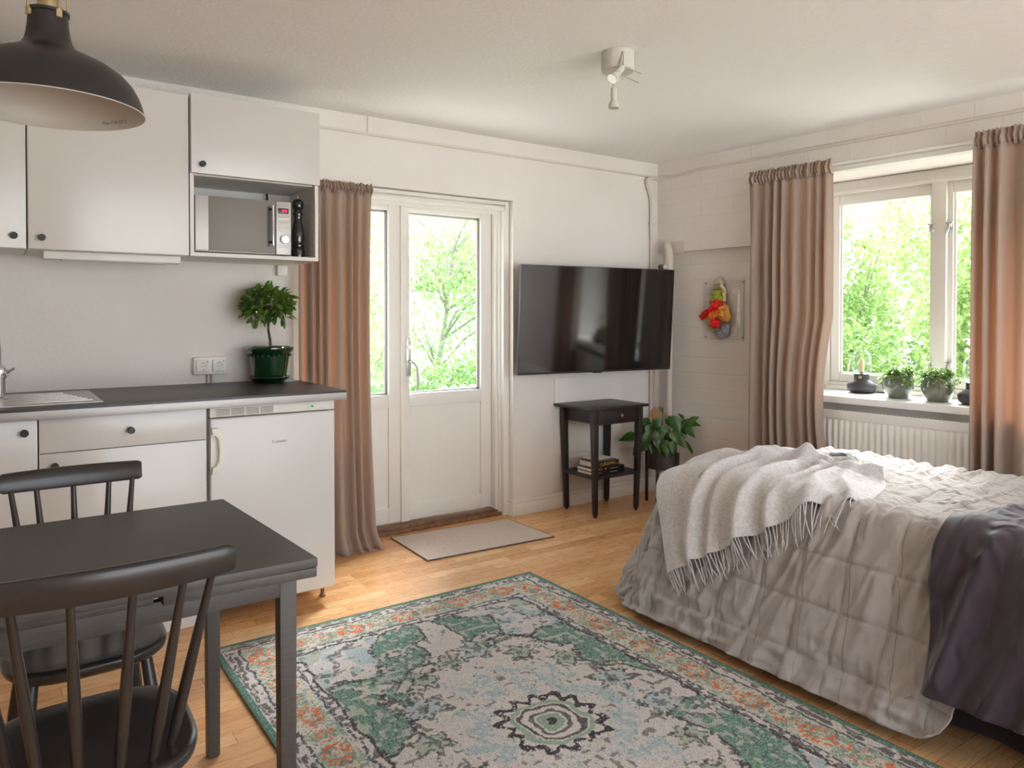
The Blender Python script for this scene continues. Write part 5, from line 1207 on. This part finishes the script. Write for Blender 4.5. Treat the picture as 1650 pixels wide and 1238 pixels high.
for a in [(9.5,20,4.5,1.6,2.6,61,'long pale hedge at the far end of the garden'),(15,7,1.6,5,2.4,62,'hedge along the garden side towards the window')]:
    bush('garden_hedge',a[6],'hedge',(a[0],a[1],-.15),a[2],a[3],a[4],7000,MAT['outleaf2'],a[5],.2,False)
GROUPS={'curtain':'taupe velvet curtains','curtain_rod':'curtain rods','wall_cabinet':'white kitchen wall cabinets','base_cabinet':'white kitchen base cabinets','wall_socket':'white double wall sockets','flowering_bush':'white flowering bushes outside the window','garden_bush':'green bushes in the garden','garden_tree':'slim trees in the garden','garden_hedge':'hedges round the garden'}
for o in list(bpy.data.objects):
    k=o.name.split('.')[0]
    if o.parent is None and k in GROUPS: o['group']=GROUPS[k]
# ------------------------------------------------------------------ light
w=bpy.data.worlds.new('overcast_sky'); scene.world=w; w.use_nodes=True; nt=w.node_tree; nt.nodes.clear()
out=nt.nodes.new('ShaderNodeOutputWorld'); bg=nt.nodes.new('ShaderNodeBackground'); tc=nt.nodes.new('ShaderNodeTexCoord'); sp=nt.nodes.new('ShaderNodeSeparateXYZ'); rp=nt.nodes.new('ShaderNodeValToRGB')
nt.links.new(tc.outputs['Generated'],sp.inputs[0]); nt.links.new(sp.outputs['Z'],rp.inputs[0]); nt.links.new(rp.outputs[0],bg.inputs[0]); nt.links.new(bg.outputs[0],out.inputs[0])
e=rp.color_ramp.elements; e[0].position=0.0; e[0].color=(.84,.92,1.0,1); e[1].position=.6; e[1].color=(.74,.87,1.0,1)
bg.inputs[1].default_value=WORLD
def sun(name,az,el,power,ang,col):
    l=bpy.data.lights.new(name,'SUN'); l.energy=power; l.angle=math.radians(ang); l.color=col
    o=bpy.data.objects.new(name,l); COL.objects.link(o); a=math.radians(az); e_=math.radians(el)
    d=Vector((math.cos(a)*math.cos(e_),math.sin(a)*math.cos(e_),math.sin(e_)))     # towards the sun
    o.rotation_euler=(-d).to_track_quat('-Z','Y').to_euler(); o.location=d*10; return o
sun('hazy_sun',30,40,SUN,36,(.98,.985,1))
for nm,loc,d,sx,sy in (('window_portal',WB(1.73,.42,1.38),Vector((-OB.x,-OB.y,0)),1.3,1.25),('door_portal',(1.93,4.03,.98),Vector((0,-1,0)),1.3,1.8),('rear_portal',(2.15,-2.3,1.1),Vector((0,1,0)),3.9,2.1)):
    l=bpy.data.lights.new(nm,'AREA'); l.shape='RECTANGLE'; l.size=sx; l.size_y=sy; l.cycles.is_portal=True
    o=bpy.data.objects.new(nm,l); COL.objects.link(o); o.location=loc
    o.rotation_euler=d.to_track_quat('-Z','Z').to_euler()
# ------------------------------------------------------------------ camera
F,HOR,PITCH,YAW=1200.,510.,math.radians(.8),math.radians(55)
cam=bpy.data.cameras.new('camera'); co_=bpy.data.objects.new('camera',cam); COL.objects.link(co_)
cam.sensor_width=36; cam.lens=F/1650*36; cam.clip_start=.05
cyp=HOR+F*math.tan(PITCH); cam.shift_y=(cyp-619)/1650*-1*-1 if False else -(619-cyp)/1650
co_.location=(0,0,1.22); fwd=Vector((math.cos(YAW)*math.cos(PITCH),math.sin(YAW)*math.cos(PITCH),-math.sin(PITCH))); co_.rotation_euler=fwd.to_track_quat('-Z','Y').to_euler()
scene.camera=co_
vs=scene.view_settings; vs.view_transform='Standard'; vs.look='None'; vs.gamma=1; vs.use_curve_mapping=False; vs.exposure=EXPO
scene.cycles.use_denoising=True; scene.cycles.max_bounces=10; scene.cycles.diffuse_bounces=6; scene.cycles.transparent_max_bounces=16; scene.cycles.sample_clamp_indirect=6; scene.cycles.caustics_reflective=False; scene.cycles.caustics_refractive=False
